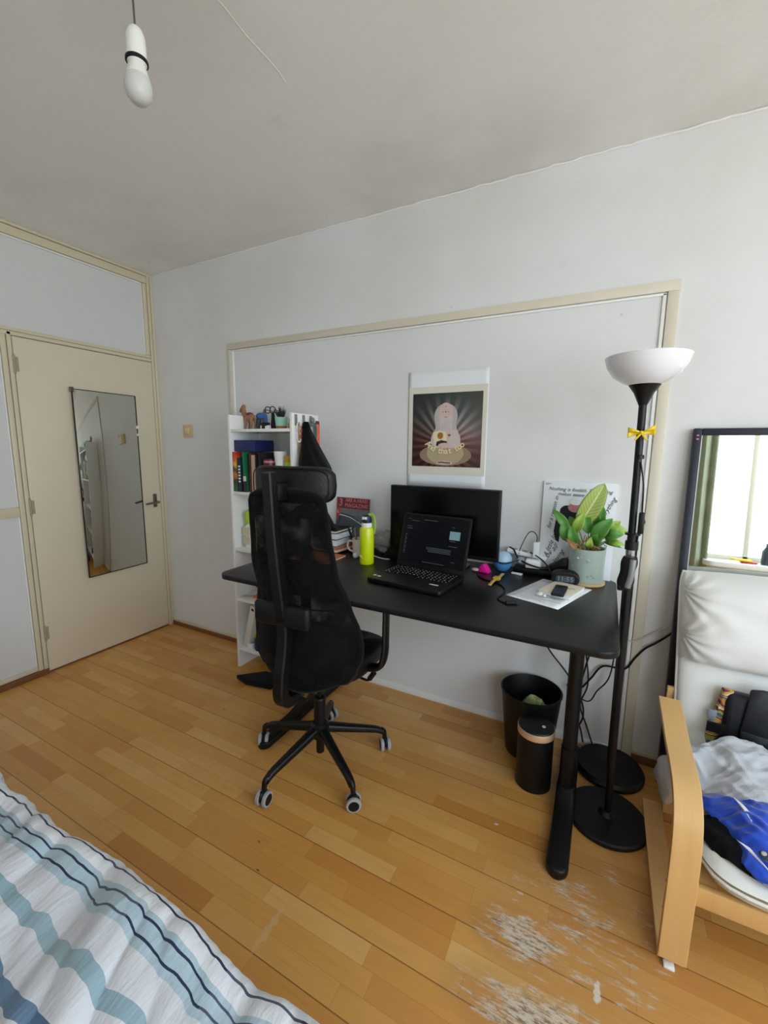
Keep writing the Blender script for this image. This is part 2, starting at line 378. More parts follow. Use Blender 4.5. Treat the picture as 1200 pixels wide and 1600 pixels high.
class B:
    def __init__(s): s.bm = bmesh.new(); s.mi = 0; s.uv = None
    def _f(s, vs):
        try: f = s.bm.faces.new(vs)
        except ValueError: return None
        f.material_index = s.mi; f.smooth = True; return f
    def merge(s, other, M4=None):
        m = {}
        for v in other.verts: m[v] = s.bm.verts.new(M4 @ v.co if M4 else v.co)
        for f in other.faces:
            g = s._f([m[v] for v in f.verts])
        other.free(); return s
    def box(s, a, b, bev=0, seg=2, rot=None, at=None):
        t = bmesh.new()
        bmesh.ops.create_cube(t, size=1)
        a = Vector(a); b = Vector(b); c = (a+b)/2; d = b-a
        for v in t.verts: v.co = Vector((v.co.x*d.x, v.co.y*d.y, v.co.z*d.z))
        if bev: bmesh.ops.bevel(t, geom=t.edges[:], offset=min(bev, min(abs(d.x), abs(d.y), abs(d.z))*.49), segments=seg, profile=.5, affect='EDGES')
        R4 = Matrix.Translation(c)
        if rot: R4 = Matrix.Translation(c) @ Euler(rot).to_matrix().to_4x4()
        if at: R4 = at @ R4
        return s.merge(t, R4)
    def tube(s, pts, r, seg=10, cap=True, smooth=0, flat=None):
        P = catmull(pts, smooth) if smooth else [Vector(p) for p in pts]
        n = len(P); R = r if callable(r) else (lambda t: r)
        rings = []; up = None
        for i, p in enumerate(P):
            tg = (P[min(i+1, n-1)]-P[max(i-1, 0)]).normalized()
            if up is None:
                up = Vector((0, 0, 1)) if abs(tg.z) < .9 else Vector((1, 0, 0))
            x = (up - tg*up.dot(tg))
            if x.length < 1e-5: x = tg.orthogonal()
            x.normalize(); y = tg.cross(x); up = x
            rr = R(i/(n-1))
            fx, fy = (1, 1) if flat is None else flat
            rings.append([s.bm.verts.new(p + x*(rr*fx*math.cos(2*PI*k/seg)) + y*(rr*fy*math.sin(2*PI*k/seg))) for k in range(seg)])
        for a, b in zip(rings, rings[1:]):
            for k in range(seg): s._f([a[k], a[(k+1) % seg], b[(k+1) % seg], b[k]])
        if cap: s._f(rings[0][::-1]); s._f(rings[-1])
        return s
    def lathe(s, prof, c=(0, 0, 0), seg=32, sx=1, sy=1, rot=None):
        R3 = Euler(rot).to_matrix() if rot else Matrix.Identity(3); c = Vector(c)
        rings = []
        for r, z in prof:
            if r < 1e-6: rings.append([s.bm.verts.new(c+R3@Vector((0, 0, z)))])
            else: rings.append([s.bm.verts.new(c+R3@Vector((r*sx*math.cos(2*PI*k/seg), r*sy*math.sin(2*PI*k/seg), z))) for k in range(seg)])
        for a, b in zip(rings, rings[1:]):
            for k in range(seg):
                k2 = (k+1) % seg
                if len(a) == 1 and len(b) == 1: continue
                if len(a) == 1: s._f([a[0], b[k2], b[k]])
                elif len(b) == 1: s._f([a[k], a[k2], b[0]])
                else: s._f([a[k], a[k2], b[k2], b[k]])
        return s
    def cyl(s, a, b, r, r2=None, seg=20):
        r2 = r if r2 is None else r2
        return s.tube([a, b], lambda t: r+(r2-r)*t, seg)
    def prism(s, poly, t0, t1, axis='z', bev=0):
        t = bmesh.new()
        def mk(p, k): return {'z': (p[0], p[1], k), 'y': (p[0], k, p[1]), 'x': (k, p[0], p[1])}[axis]
        A = [t.verts.new(mk(p, t0)) for p in poly]; Bv = [t.verts.new(mk(p, t1)) for p in poly]
        t.faces.new(A[::-1]); t.faces.new(Bv); n = len(poly)
        for k in range(n): t.faces.new([A[k], A[(k+1) % n], Bv[(k+1) % n], Bv[k]])
        bmesh.ops.recalc_face_normals(t, faces=t.faces)
        if bev:
            es = [e for e in t.edges if len(e.link_faces) == 2 and e.calc_face_angle() > .7]
            bmesh.ops.bevel(t, geom=es, offset=bev, segments=2, profile=.5, affect='EDGES')
        return s.merge(t)
    def grid(s, fn, nu, nv, closeu=False, uv=True):
        g = [[s.bm.verts.new(fn(i/(nu-1) if not closeu else i/nu, j/(nv-1))) for j in range(nv)] for i in range(nu)]
        lay = s.bm.loops.layers.uv.verify() if uv else None
        for i in range(nu if closeu else nu-1):
            for j in range(nv-1):
                i2 = (i+1) % nu
                f = s._f([g[i][j], g[i2][j], g[i2][j+1], g[i][j+1]])
                if f and uv:
                    for lp, (a, b) in zip(f.loops, ((i, j), (i+1, j), (i+1, j+1), (i, j+1))): lp[lay].uv = (a/(nu-1), b/(nv-1))
        return s
    def ball(s, c, r, seg=20, rot=None):
        if not hasattr(r, '__len__'): r = (r, r, r)
        n = seg//2
        t = bmesh.new(); bmesh.ops.create_uvsphere(t, u_segments=seg, v_segments=n, radius=1)
        M4 = Matrix.Translation(c) @ (Euler(rot).to_matrix().to_4x4() if rot else Matrix.Identity(4)) @ Matrix.Diagonal((*r, 1))
        return s.merge(t, M4)
    def wob(s, amp, sc, seed=0):
        for v in s.bm.verts:
            v.co += noise.noise_vector(v.co*sc+Vector((seed, seed*1.7, 0)))*amp
        return s
    def xf(s, M4): s.bm.transform(M4); return s
    def out(s, name, m, parent=None, loc=(0, 0, 0), rot=(0, 0, 0), sharp=35, solid=0, sub=0, bevel=0, **tags):
        bmesh.ops.recalc_face_normals(s.bm, faces=s.bm.faces[:])
        me = bpy.data.meshes.new(name); s.bm.to_mesh(me); s.bm.free()
        ms = m if isinstance(m, (list, tuple)) else [m]
        for k in ms: me.materials.append(M[k])
        if len(me.polygons): me.set_sharp_from_angle(angle=math.radians(sharp))
        o = bpy.data.objects.new(name, me); COL.objects.link(o)
        o.location = loc; o.rotation_euler = rot
        if parent: o.parent = parent
        if solid:
            k = o.modifiers.new('thickness', 'SOLIDIFY'); k.thickness = solid; k.offset = 0
        if bevel:
            k = o.modifiers.new('bevel', 'BEVEL'); k.width = bevel; k.segments = 2; k.limit_method = 'ANGLE'
        if sub:
            k = o.modifiers.new('sub', 'SUBSURF'); k.levels = sub; k.render_levels = sub
        for k, v in tags.items(): o[k] = v
        return o

def thing(name, label, cat, loc=(0, 0, 0), rz=0, group=None, rot=None):
    o = bpy.data.objects.new(name, None); COL.objects.link(o); o.empty_display_size = .05
    o.location = loc; o.rotation_euler = rot if rot else (0, 0, rz)
    o['label'] = label; o['category'] = cat
    if group: o['group'] = group
    return o
def one(b, name, m, label, cat, loc=(0, 0, 0), rot=(0, 0, 0), group=None, **k):
    o = b.out(name, m, None, loc, rot, **k); o['label'] = label; o['category'] = cat
    if group: o['group'] = group
    return o
def struct(b, name, m, parent=None, **k):
    o = b.out(name, m, parent, **k)
    if parent is None: o['kind'] = 'structure'
    return o
def rrect(x0, y0, x1, y1, r, n=6):
    o = []
    for cx, cy, a in ((x1-r, y1-r, 0), (x0+r, y1-r, 90), (x0+r, y0+r, 180), (x1-r, y0+r, 270)):
        for k in range(n+1):
            t = math.radians(a+90*k/n); o.append((cx+r*math.cos(t), cy+r*math.sin(t)))
    return o
def text_bm(txt, size, align='CENTER', shear=0, spacing=1.0, ext=.0003, bold=0):
    cu = bpy.data.curves.new('t', 'FONT'); cu.body = txt; cu.size = size; cu.align_x = align; cu.align_y = 'CENTER'
    cu.shear = shear; cu.space_character = spacing; cu.extrude = ext; cu.resolution_u = 2; cu.offset = bold
    o = bpy.data.objects.new('t', cu); COL.objects.link(o)
    dg = bpy.context.evaluated_depsgraph_get(); me = bpy.data.meshes.new_from_object(o.evaluated_get(dg))
    bm = bmesh.new(); bm.from_mesh(me)
    bpy.data.objects.remove(o); bpy.data.meshes.remove(me); bpy.data.curves.remove(cu)
    return bm
FRONT = Matrix.Rotation(PI/2, 4, 'X')       # text plane xy -> xz, facing -y
def cloth(ctrl, nu=40, nv=40, amp=.004, sc=25, seed=0, curve=None):
    rows = [catmull(r, 8) for r in ctrl]
    m = len(rows[0]); cols = [catmull([r[k] for r in rows], 8) for k in range(m)]
    n = len(cols[0])
    def fn(u, v):
        a = u*(m-1); b = v*(n-1); i = min(int(a), m-2); j = min(int(b), n-2); fa = a-i; fb = b-j
        p = (cols[i][j]*(1-fa)*(1-fb)+cols[i+1][j]*fa*(1-fb)+cols[i][j+1]*(1-fa)*fb+cols[i+1][j+1]*fa*fb)
        q = Vector((p.x*.8+p.y*.6, p.y*.8-p.x*.6, p.z))
        nz = noise.noise_vector(Vector((p.x*sc*.6+seed, p.y*sc*.6, p.z*sc)))
        r1 = 1-2.4*abs(noise.noise(Vector((q.x*sc*1.1+seed, q.y*sc*.38, 1.3))))
        r2 = 1-2.4*abs(noise.noise(Vector((q.x*sc*.5-q.y*sc*.7+seed*2, q.y*sc*1.7+q.x*sc*.7, 7.7))))
        return p+nz*amp*.7+Vector((0, -.3, 1))*(amp*1.0*r1+amp*.45*r2-amp*.5)
    b = B(); b.grid(fn, nu, nv); return b

# ================================================================== SETTING
RX, RY, H = 5.2, -3.9, 2.61
struct(B().box((-.2, RY-.2, -.08), (RX+.2, .2, 0)), 'floor', 'floor')
struct(B().box((-.2, RY-.2, H), (RX+.2, .2, H+.08)), 'ceiling', 'ceil')
struct(B().box((-.2, 0, 0), (RX+.2, .15, H)), 'wall_back', 'wall')
b = B()   # ragged plaster bead where ceiling meets wall
pts = [(0, -.002, H-.002)]
k = 0.0
while k < RX:
    k += .035; pts.append((k, -.002+rnd.uniform(-.001, .001), H-.004+rnd.uniform(-.003, .003)))
b.tube(pts, .0045, 6); struct(b, 'trim_20', 'white_paint')
struct(B().tube([(1.948, -1.25, H-.0003), (1.956, -1.12, H-.0003), (1.949, -1.02, H-.0003), (1.953, -.90, H-.0003), (1.944, -.84, H-.0003)], .0009, 5, smooth=3), 'trim_25', 'ceil')
# left wall: with white infill panels in cream frame
struct(B().box((-.15, RY, 0), (-.02, 0, H)), 'wall_left', 'panel')
DY0, DY1, DZ = -.870, -.042, 2.010
def trim(n, a, b_, m='cream', bev=.003): struct(B().box(a, b_, bev), 'trim_%d' % n, m)
trim(1, (-.02, -.019, 0), (.004, 0, H)); trim(2, (-.02, -.040, 0), (-.001, -.021, H))
trim(3, (-.02, -.893, 0), (.000, -.872, 2.03)); trim(4, (-.02, -.921, 0), (-.004, -.896, 2.03))
trim(5, (-.02, RY, 2.012), (.000, -.042, 2.034)); trim(6, (-.02, RY, 2.036), (-.004, -.042, 2.056))
trim(7, (-.02, RY, 2.545), (-.002, -.042, 2.592)); trim(8, (-.02, RY, 2.594), (.006, -.0, H))
trim(9, (-.02, -.070, 2.058), (-.005, -.044, 2.543))
trim(10, (-.02, RY, .995), (-.003, -.923, 1.050)); trim(11, (-.02, RY, .036), (-.003, -.923, .060))
trim(12, (-.02, -.079, 2.06), (-.012, -.072, 2.541), 'white_paint', .001); trim(13, (-.02, RY, 2.533), (-.010, -.08, 2.543), 'white_paint', .001)
trim(14, (-.02, -.931, .062), (-.012, -.923, .993), 'white_paint', .001); trim(15, (-.02, -.931, 1.052), (-.012, -.923, 2.03), 'white_paint', .001)
struct(B().box((-.02, RY, 0), (.010, -.872, .034), .003), 'baseboard_left', 'brown')
b = B(); b.box((.005, -.014, 0), (.775, 0, .030), .003); struct(b, 'baseboard_back', 'brown')
struct(B().box((.005, -.011, .030), (.775, 0, .052), .004), 'trim_16', 'cream')
struct(B().box((.775, -.006, 0), (3.14, 0, .040), .002), 'trim_17', 'white_paint')
struct(B().box((3.19, -.016, 0), (RX, 0, .038), .003), 'baseboard_right', 'brown')
struct(B().box((3.19, -.012, .038), (RX, 0, .062), .004), 'trim_18', 'cream')
# cream frame round the old opening in the back wall
b = B(); b.box((.731, -.014, 2.034), (3.192, 0, 2.074), .003); b.box((.733, -.014, .05), (.760, 0, 2.034), .003)
b.box((3.150, -.014, .0), (3.190, 0, 2.034), .003); struct(b, 'trim_19', 'frame_paint')
b = B(); b.box((.762, -.009, .05), (.780, 0, 2.030), .002); b.box((.780, -.008, 2.022), (3.148, 0, 2.032), .002); b.box((3.134, -.008, .0), (3.148, 0, 2.03), .002)
struct(b, 'trim_21', 'white_paint')
# door
d = struct(B().box((-.022, DY0+.002, .012), (-.002, DY1-.002, DZ-.002), .0015), 'door_1', 'door')
struct(B().box((-.021, DY0, .0), (-.018, DY1, DZ+.001)), 'trim_22', 'ink')  # dark sheet inside the door, colours the gap round it as shade
struct(B().box((-.02, DY0, 0), (.0, DY1, .008), .002), 'trim_23', 'brown')
hd = B(); hd.box((-.002, -.104, .955), (.004, -.076, 1.055), .002); hd.cyl((.004, -.09, .995), (.045, -.09, .995), .009)
hd.tube([(.042, -.088, .995), (.050, -.12, .996), (.048, -.19, .990)], lambda t: .009-.002*t, 12, smooth=5); hd.cyl((.002, -.09, .965), (.006, -.09, .965), .006)
hd.out('door_handle', 'steel_dark', d)
for z in (1.858, 1.044, .259):
    q = B()
    q.cyl((.003, -.872, z-.045), (.003, -.872, z+.045), .006, seg=12); q.box((-.002, -.872, z-.04), (.001, -.85, z+.04), .0005)
    for kz in (-.047, .047): q.ball((.003, -.872, z+kz), .0065, 10)
    q.out('hinge', 'hinge_metal', d)
# mirror on the door
t = thing('wall_mirror', 'tall narrow frameless mirror hung on the cream door', 'mirror', (.0140, -.396, 1.15), math.radians(3.2))
B().box((.0, -.208, -.600), (.004, .206, .604), .001).out('glass', 'mirror_old', t)
b = B()
for y in (-.208, .206): b.box((-.001, y-.003, -.602), (.0055, y+.002, .606))
b.box((-.001, -.21, -.604), (.0055, .208, -.599)); b.box((-.001, -.21, .602), (.0055, .208, .606)); b.out('edge', 'ink', t)
B().box((0, -.222, .585), (.010, -.200, .615), .001).out('clip', 'steel_dark', t)
B().box((0, .198, .38), (.010, .214, .40), .001).out('clip', 'white', t)
B().box((0, .198, .33), (.010, .214, .345), .001).out('clip', 'white', t)

# rear wall with the window behind the photographer and right wall with an unseen window added for side light
def holed_wall(name, axis, w0, w1, hx0, hx1, hz0, hz1, c0, c1):
    b = B()
    for (a0, a1, z0, z1) in ((w0, hx0, 0, H), (hx1, w1, 0, H), (hx0, hx1, 0, hz0), (hx0, hx1, hz1, H)):
        if axis == 'y': b.box((a0, c0, z0), (a1, c1, z1))
        else: b.box((c0, a0, z0), (c1, a1, z1))
    struct(b, name, 'wall')
WA = (4.02, 5.05, .62, 2.45)      # rear window x0 x1 z0 z1
WB = (-3.55, -.95, .75, 2.40)    # added right window, out of view, y0 y1 z0 z1
holed_wall('wall_rear', 'y', 0, RX, WA[0], WA[1], WA[2], WA[3], RY-.15, RY)
holed_wall('wall_right', 'x', RY, 0, WB[0], WB[1], WB[2], WB[3], RX, RX+.15)
def window(n, axis, a0, a1, z0, z1, c):
    fr = B(); w = .05; gl = B()
    mids = [a0, a1] + ([a0+.40] if n == 1 else [a0+(a1-a0)/3, a0+2*(a1-a0)/3])
    def bx(bb, p0, p1, q0, q1, t=.03):
        if axis == 'y': bb.box((p0, c-t, q0), (p1, c+t, q1), .004)
        else: bb.box((c-t, p0, q0), (c+t, p1, q1), .004)
    for a in mids: bx(fr, a-w/2 if a not in (a0, a1) else (a if a == a0 else a-w), a+w/2 if a not in (a0, a1) else (a+w if a == a0 else a), z0, z1)
    bx(fr, a0, a1, z0, z0+w); bx(fr, a0, a1, z1-w, z1)
    o = struct(fr, 'window_%d' % n, 'frame_paint')
    bx(gl, a0+.01, a1-.01, z0+.01, z1-.01, .003); gl.out('pane', 'glass', o)
window(1, 'y', WA[0], WA[1], WA[2], WA[3], RY-.08); window(2, 'x', WB[0], WB[1], WB[2], WB[3], RX+.08)
# window ledge with rounded end, items, curtain (seen in the leaning mirror)
o = struct(B().prism(rrect(4.02, RY+.002, RX-.01, RY+.25, .09), .560, .615, 'z', .004), 'trim_24', 'white_paint')
b = B()
def cf(u, v):
    x = 3.60+.46*u; return Vector((x, RY+.07+.035*math.sin(u*26+math.sin(v*3)*.6)+.01*math.sin(u*61), .10+v*2.40))
b.grid(cf, 90, 24); t = thing('curtain', 'green pleated floor-length curtain by the window, seen in the leaning mirror', 'curtain', (0, 0, 0)); b.out('drape', 'curtain', t, solid=.003)
B().tube([(3.55, RY+.07, 2.53), (5.1, RY+.07, 2.53)], .012).out('rod', 'cream', t)
one(B().prism([(-.09, -.02), (.05, -.03), (.10, .0), (.06, .035), (-.06, .03)], 0, .022, 'z', .004).wob(.004, 30), 'cloth_pouch', 'yellow', 'yellow pouch lying on the window ledge, seen in the leaning mirror', 'pouch', (4.34, RY+.14, .637))
one(B().box((-.07, -.03, 0), (.07, .03, .020), .006), 'pencil_case', 'red', 'red flat case on the window ledge beside the yellow pouch', 'case', (4.41, RY+.13, .616))
b = B().lathe([(0, 0), (.045, 0), (.047, .01), (.047, .14), (.02, .19), (.016, .23), (0, .23)], seg=20)
one(b, 'dark_bottle', 'slate', 'dark bottle standing on the window ledge, seen at the mirror edge', 'bottle', (4.56, RY+.12, .616))

# light switch
t = thing('light_switch', 'aged yellow-cream square light switch on the wall beside the door', 'light switch', (.303, 0, 1.519))
B().box((-.046, -.012, -.043), (.046, 0, .043), .004).out('plate', 'switch_yellow', t)
B().box((-.020, -.018, -.018), (.020, -.010, .020), .003).out('rocker', 'switch_cream', t)

# pendant bulb
t = thing('pendant_light', 'bare frosted bulb in a white socket hanging from a thin ceiling cord', 'lamp', (1.938, -1.366, 2.61))
B().tube([(0, 0, 0), (-.002, 0, -.1), (-.006, .004, -.240)], .0022, 8, smooth=4).out('cord', 'steel_dark', t)
B().lathe([(0, .0), (.008, .0), (.015, -.006), (.0205, -.020), (.0215, -.04), (.022, -.072), (.020, -.077), (0, -.077)], (-.004, .002, -.233), 28).out('socket', 'socket', t, label='white plastic socket')
B().lathe([(.019, 0), (.0245, .001), (.0248, -.004), (.019, -.005), (.019, 0)], (-.003, .001, -.303), 28).out('socket_ring', 'black_plastic', t, label='black ring')
bu = B().lathe([(0, 0), (.0175, 0), (.0185, -.008), (.022, -.022), (.0265, -.034)], (-.002, 0, -.306), 28).out('bulb', 'socket', t)
B().lathe([(.0265, -.034), (.0296, -.046), (.0302, -.058), (.027, -.073), (.018, -.084), (.008, -.088), (0, -.089)], (-.002, 0, -.306), 28).out('bulb_globe', 'bulb_glass', bu, label='frosted grey globe')

# ================================================================== SHELF
t = thing('bookshelf', 'narrow white open bookshelf between wall frame and desk', 'bookshelf', (1.21, -.125, 0))
for x0, x1 in ((-.245, -.228), (.226, .243)):
    B().box((x0, -.125, 0), (x1, .115, 1.598), .0015).out('side_panel', 'white_paint', t)
for z in (1.514, 1.142, .788, .464, .133): B().box((-.228, -.122, z-.017), (.226, .113, z), .001).out('shelf', 'white_paint', t)
B().box((-.115, .095, 1.44), (-.085, .113, 1.497), .002).out('brace', 'cream', t)
# --- things on the top shelf
ZT = 1.514
# toy horse
t = thing('toy_horse', 'small brown toy horse with dark red saddle on top shelf', 'toy', (1.02, -.13, ZT), -.15)
bm_ = B()
bm_.ball((.005, 0, .075), (.045, .021, .026), 16); bm_.tube([(-.03, 0, .08), (-.047, 0, .105), (-.052, 0, .135)], lambda s: .019-.006*s, 10, smooth=4)
bm_.tube([(-.045, 0, .142), (-.066, 0, .130), (-.083, 0, .112)], lambda s: .013-.005*s, 10, smooth=4)
for x, y in ((-.022, -.011), (-.012, .011), (.033, -.011), (.042, .011)):
    bm_.tube([(x, y, .07), (x+.004, y, .035), (x-.002, y, .012), (x-.003, y, 0)], lambda s: .010-.005*min(1, s*1.3), 8, smooth=3)
for y in (-.006, .006): bm_.tube([(-.048, y, .148), (-.047, y, .158)], lambda s: .004*(1-s)+.0005, 6)
bm_.tube([(.048, 0, .085), (.062, 0, .06), (.062, 0, .03)], lambda s: .006-.003*s, 8, smooth=3)
bm_.out('body', 'horse', t)
B().ball((.008, 0, .093), (.024, .022, .013), 14).out('saddle', 'darkred', t)
# blue figure
t = thing('toy_figure', 'small toy figure in blue top and slate trousers bent over behind the horse', 'toy', (1.115, -.12, ZT))
b = B()
for x in (-.026, .018): b.tube([(x, 0, 0), (x, 0, .05), (x+.004, 0, .066)], lambda s: .016-.002*s, 12)
b.out('trousers', 'slate', t)
b = B(); b.ball((-.004, 0, .083), (.042, .02, .021), 14); b.tube([(.028, 0, .085), (.035, 0, .06), (.036, -.005, .035)], .009, 8); b.wob(.003, 60); b.out('jacket', 'denim', t)
B().ball((.024, 0, .112), (.011, .01, .012), 12).out('head', 'horse', t)
# eyeglasses on a dark stand, camera, plant, little bottle
t = thing('eyeglasses', 'round black-rimmed glasses propped beside the small potted succulent', 'glasses', (1.19, -.13, ZT))
for x in (-.018, .020):
    b = B(); b.tube([(x+.021*math.cos(a*PI/8), .002*math.sin(a), .115+.019*math.sin(a*PI/8)) for a in range(17)], .0030, 8, cap=False)
    b.out('rim', 'glass_dark', t)
b = B().tube([(-.038, 0, .118), (-.01, .03, .11), (.03, .045, .10)], .0022, 6); b.tube([(.040, 0, .118), (.05, .03, .10), (.052, .05, .07)], .0022, 6); b.out('temple', 'glass_dark', t)
b = B().tube([(.012, .012, 0), (.014, .012, .05), (.012, .01, .102)], lambda s: .020-.012*s, 12, smooth=3); b.out('holder', 'black_plastic', t)
t = thing('toy_camera', 'tiny black and white toy camera lying on the top shelf', 'toy', (1.185, -.165, ZT))
B().box((-.030, -.015, 0), (.030, .015, .024), .004).out('body', 'white', t); B().box((-.020, -.018, .018), (.026, .012, .040), .005).out('top', 'black_plastic', t)
B().cyl((0, -.024, .011), (0, -.014, .011), .009).out('lens', 'black_gloss', t)
t = thing('potted_succulent', 'spiky dark succulent in a mint pot on the top shelf', 'plant', (1.292, -.15, ZT))
B().lathe([(0, .0), (.030, 0), (.0325, .018)], seg=24, ).lathe([(0, .001), (.029, .001)], seg=24).out('pot_base', 'terracotta', t)
b = B().lathe([(.0325, .018), (.037, .068), (.034, .068), (.032, .05), (0, .05)], seg=24); b.out('pot', 'mint', t)
b = B()
for i in range(34):
    a = i*2.4; l = .045+.03*rnd.random(); tilt = .15+.75*((i % 7)/7)
    dx, dy = math.cos(a)*math.sin(tilt)*l, math.sin(a)*math.sin(tilt)*l*.8
    b.tube([(dx*.2, dy*.2, .055), (dx*.6, dy*.6, .055+l*.6*math.cos(tilt)), (dx, dy, .058+l*math.cos(tilt)+.004)], lambda s: .0058*(1-s)+.0006, 6)
b.out('leaves', 'leaf_dark', t)
t = thing('small_jar', 'little mustard-yellow bottle with black cap at the end of top shelf', 'bottle', (1.365, -.15, ZT))
B().lathe([(0, 0), (.017, 0), (.019, .006), (.019, .03), (.012, .042), (0, .042)], seg=20).out('bottle_body', 'mustard', t)
B().lathe([(0, .042), (.012, .042), (.012, .058), (0, .058)], seg=20).out('cap', 'black_plastic', t)

# --- books on second shelf
Z2 = 1.142
def book(name, x, y, w, dep, h, cover, label, tilt=0, pages='cream_paper', z=Z2, group='books on the second shelf', extra=None):
    t = thing(name, label, 'book', (x, y, z), 0, group, rot=(0, tilt, 0))
    b = B(); b.box((0, 0, 0), (.003, dep, h)); b.box((w-.003, 0, 0), (w, dep, h)); b.box((0, 0, 0), (w, .003, h), .001); b.out('cover', cover, t)
    B().box((.003, .003, .003), (w-.003, dep-.004, h-.003)).out('pages', pages, t)
    if extra: extra(t, w, h)
    return t
one(B().box((0, 0, 0), (.170, .16, .066), .002), 'box', 'deepblue', 'deep-blue flat box lying on top of the books', 'box', (.985, -.225, Z2+.2425))
book('book', .985, -.240, .036, .16, .238, 'fire', 'thick book with red, orange and green flame-patterned spine, leftmost on the shelf')
def lett2(t, w, h):
    b = B()
    for k in range(6): b.box((w*.25, -.0015, h*.28+k*.018), (w*.75, -.0005, h*.28+k*.018+.010))
    b.out('lettering', 'paper', t)
book('book', 1.024, -.243, .032, .15, .205, 'navy', 'navy book with white spine lettering between flame and green books', extra=lett2)
def lab(t, w, h): B().box((.002, -.0015, .065), (w-.002, 0, .095)).out('label_sticker', 'cream_paper', t); B().box((.001, -.0012, .0), (w-.001, 0, .062)).out('spine_foot', 'printdark', t)
book('book', 1.066, -.238, .026, .15, .240, 'green', 'green book with cream sticker low on the spine', tilt=-.04, extra=lab)
book('book', 1.112, -.235, .016, .14, .232, 'darkred', 'thin dark red book right of the green book', tilt=.0)
book('book', 1.129, -.235, .026, .13, .222, 'beige', 'beige clothbound book right of the thin dark red one', tilt=.0)
book('book', 1.156, -.23, .016, .13, .226, 'black_plastic', 'thin black book right of the beige one', tilt=.0)
book('book', 1.173, -.225, .022, .13, .236, 'ink', 'thick black book touching the maroon cup', tilt=.0)
b = B().lathe([(0, 0), (.030, 0), (.034, .02), (.036, .19), (.033, .20), (.031, .19), (.029, .03), (0, .02)], seg=24)
t = thing('cup', 'dark red tall cup with pale rim in front of black books', 'cup', (1.236, -.195, Z2)); b.out('cup_body', 'maroon', t)
B().lathe([(.0362, .178), (.0368, .184), (.0362, .19)], seg=24).out('rim_band', 'printpink', t)
b = B().lathe([(0, 0), (.030, 0), (.034, .03), (.035, .10), (.032, .17), (.040, .243), (.038, .245), (.029, .17), (0, .15)], seg=28)
one(b, 'vase', 'white', 'white waisted vase on the second shelf', 'vase', (1.312, -.185, Z2))
t = thing('candle_jar', 'lime green patterned jar beside the white vase', 'jar', (1.388, -.19, Z2))
B().lathe([(0, 0), (.032, 0), (.033, .01), (.033, .187), (0, .187)], seg=24).out('jar_body', 'limegreen', t)
B().lathe([(.0335, .185), (.034, .19), (.034, .222), (.0, .224)], seg=24).out('lid', 'mustard', t)
# --- third shelf
Z3 = .788
t = thing('spray_bottle', 'bottle with bright lime cap on the third shelf', 'bottle', (1.035, -.17, Z3+.0))
B().lathe([(0, 0), (.030, 0), (.032, .006), (.032, .13), (.014, .15), (0, .15)], seg=24).out('bottle_body', 'offwhite', t)
b = B(); b.box((-.028, -.0335, .075), (.028, -.031, .13)); b.box((-.028, -.0335, .02), (.028, -.031, .07)); b.out('label_sticker', 'beige_cushion', t)
B().lathe([(0, .15), (.02, .15), (.026, .165), (.030, .20), (.024, .225), (.012, .235), (0, .235)], seg=20).out('cap', 'limegreen', t)
# --- fourth shelf
t = thing('scissors', 'scissors with coral red handles lying on the fourth shelf', 'scissors', (1.06, -.19, .465), .3)
b = B(); b.tube([(-.075, -.02, .006), (.02, .01, .012)], lambda s: .003+.004*s, 8, flat=(.4, 1)); b.tube([(-.072, .01, .006), (.02, -.01, .010)], lambda s: .003+.004*s, 8, flat=(.4, 1)); b.out('blade', 'chrome', t)
for y in (-.018, .022):
    B().tube([(.035+.02*math.cos(a*PI/6), y+.014*math.sin(a*PI/6), .012) for a in range(13)], .0055, 8, cap=False).out('handle', 'coral', t)
one(B().ball((0, 0, .035), (.028, .03, .035), 18).wob(.006, 40), 'red_pouch', 'red', 'bunched coral-red pouch beside the scissors', 'pouch', (1.118, -.16, .465))
# --- bottom shelf
Z5 = .133
t = thing('white_box', 'narrow white cardboard box leaning on the bottom shelf', 'box', (.990, -.225, Z5), 0, rot=(0, .27, 0))
B().box((0, 0, .004), (.045, .15, .30), .002).out('carton', 'offwhite', t); B().box((.012, -.001, .272), (.033, .001, .288), .002).out('slot', 'black_plastic', t)
one(B().ball((0, 0, .1), (.035, .03, .1), 18).wob(.012, 30), 'paper_bag', 'fig', 'crumpled pinkish-white paper bag on the bottom shelf', 'bag', (1.135, -.11, Z5))
one(B().tube([(0, 0, 0), (.012, 0, .06), (.03, .005, .12), (.02, .01, .15)], lambda s: .018-.004*s, 12, smooth=4), 'tube', 'white', 'white squeeze tube leaning behind the blue jar', 'tube', (1.105, -.175, Z5+.045))
t = thing('blue_jar', 'dark blue jar on the bottom shelf', 'jar', (1.12, -.20, Z5))
B().lathe([(0, 0), (.034, 0), (.036, .01), (.036, .055), (0, .055)], seg=24).out('jar_body', 'deepblue', t); B().lathe([(0, .055), (.035, .055), (.035, .072), (0, .073)], seg=24).out('lid', 'navy', t)
one(B().box((-.022, -.015, 0), (.022, .015, .03), .005), 'soap_bar', 'white', 'small white box in front of the leaning carton', 'box', (1.058, -.22, Z5))
one(B().ball((0, 0, .022), (.024, .02, .022), 14).wob(.004, 50), 'orange_pouch', 'orange', 'small orange bundle on the bottom shelf', 'pouch', (1.063, -.12, Z5+.0))
one(B().lathe([(0, 0), (.02, 0), (.021, .09), (.012, .1), (0, .1)], seg=18), 'small_bottle', 'limegreen', 'pale green bottle beside the leaning carton', 'bottle', (1.063, -.165, Z5))

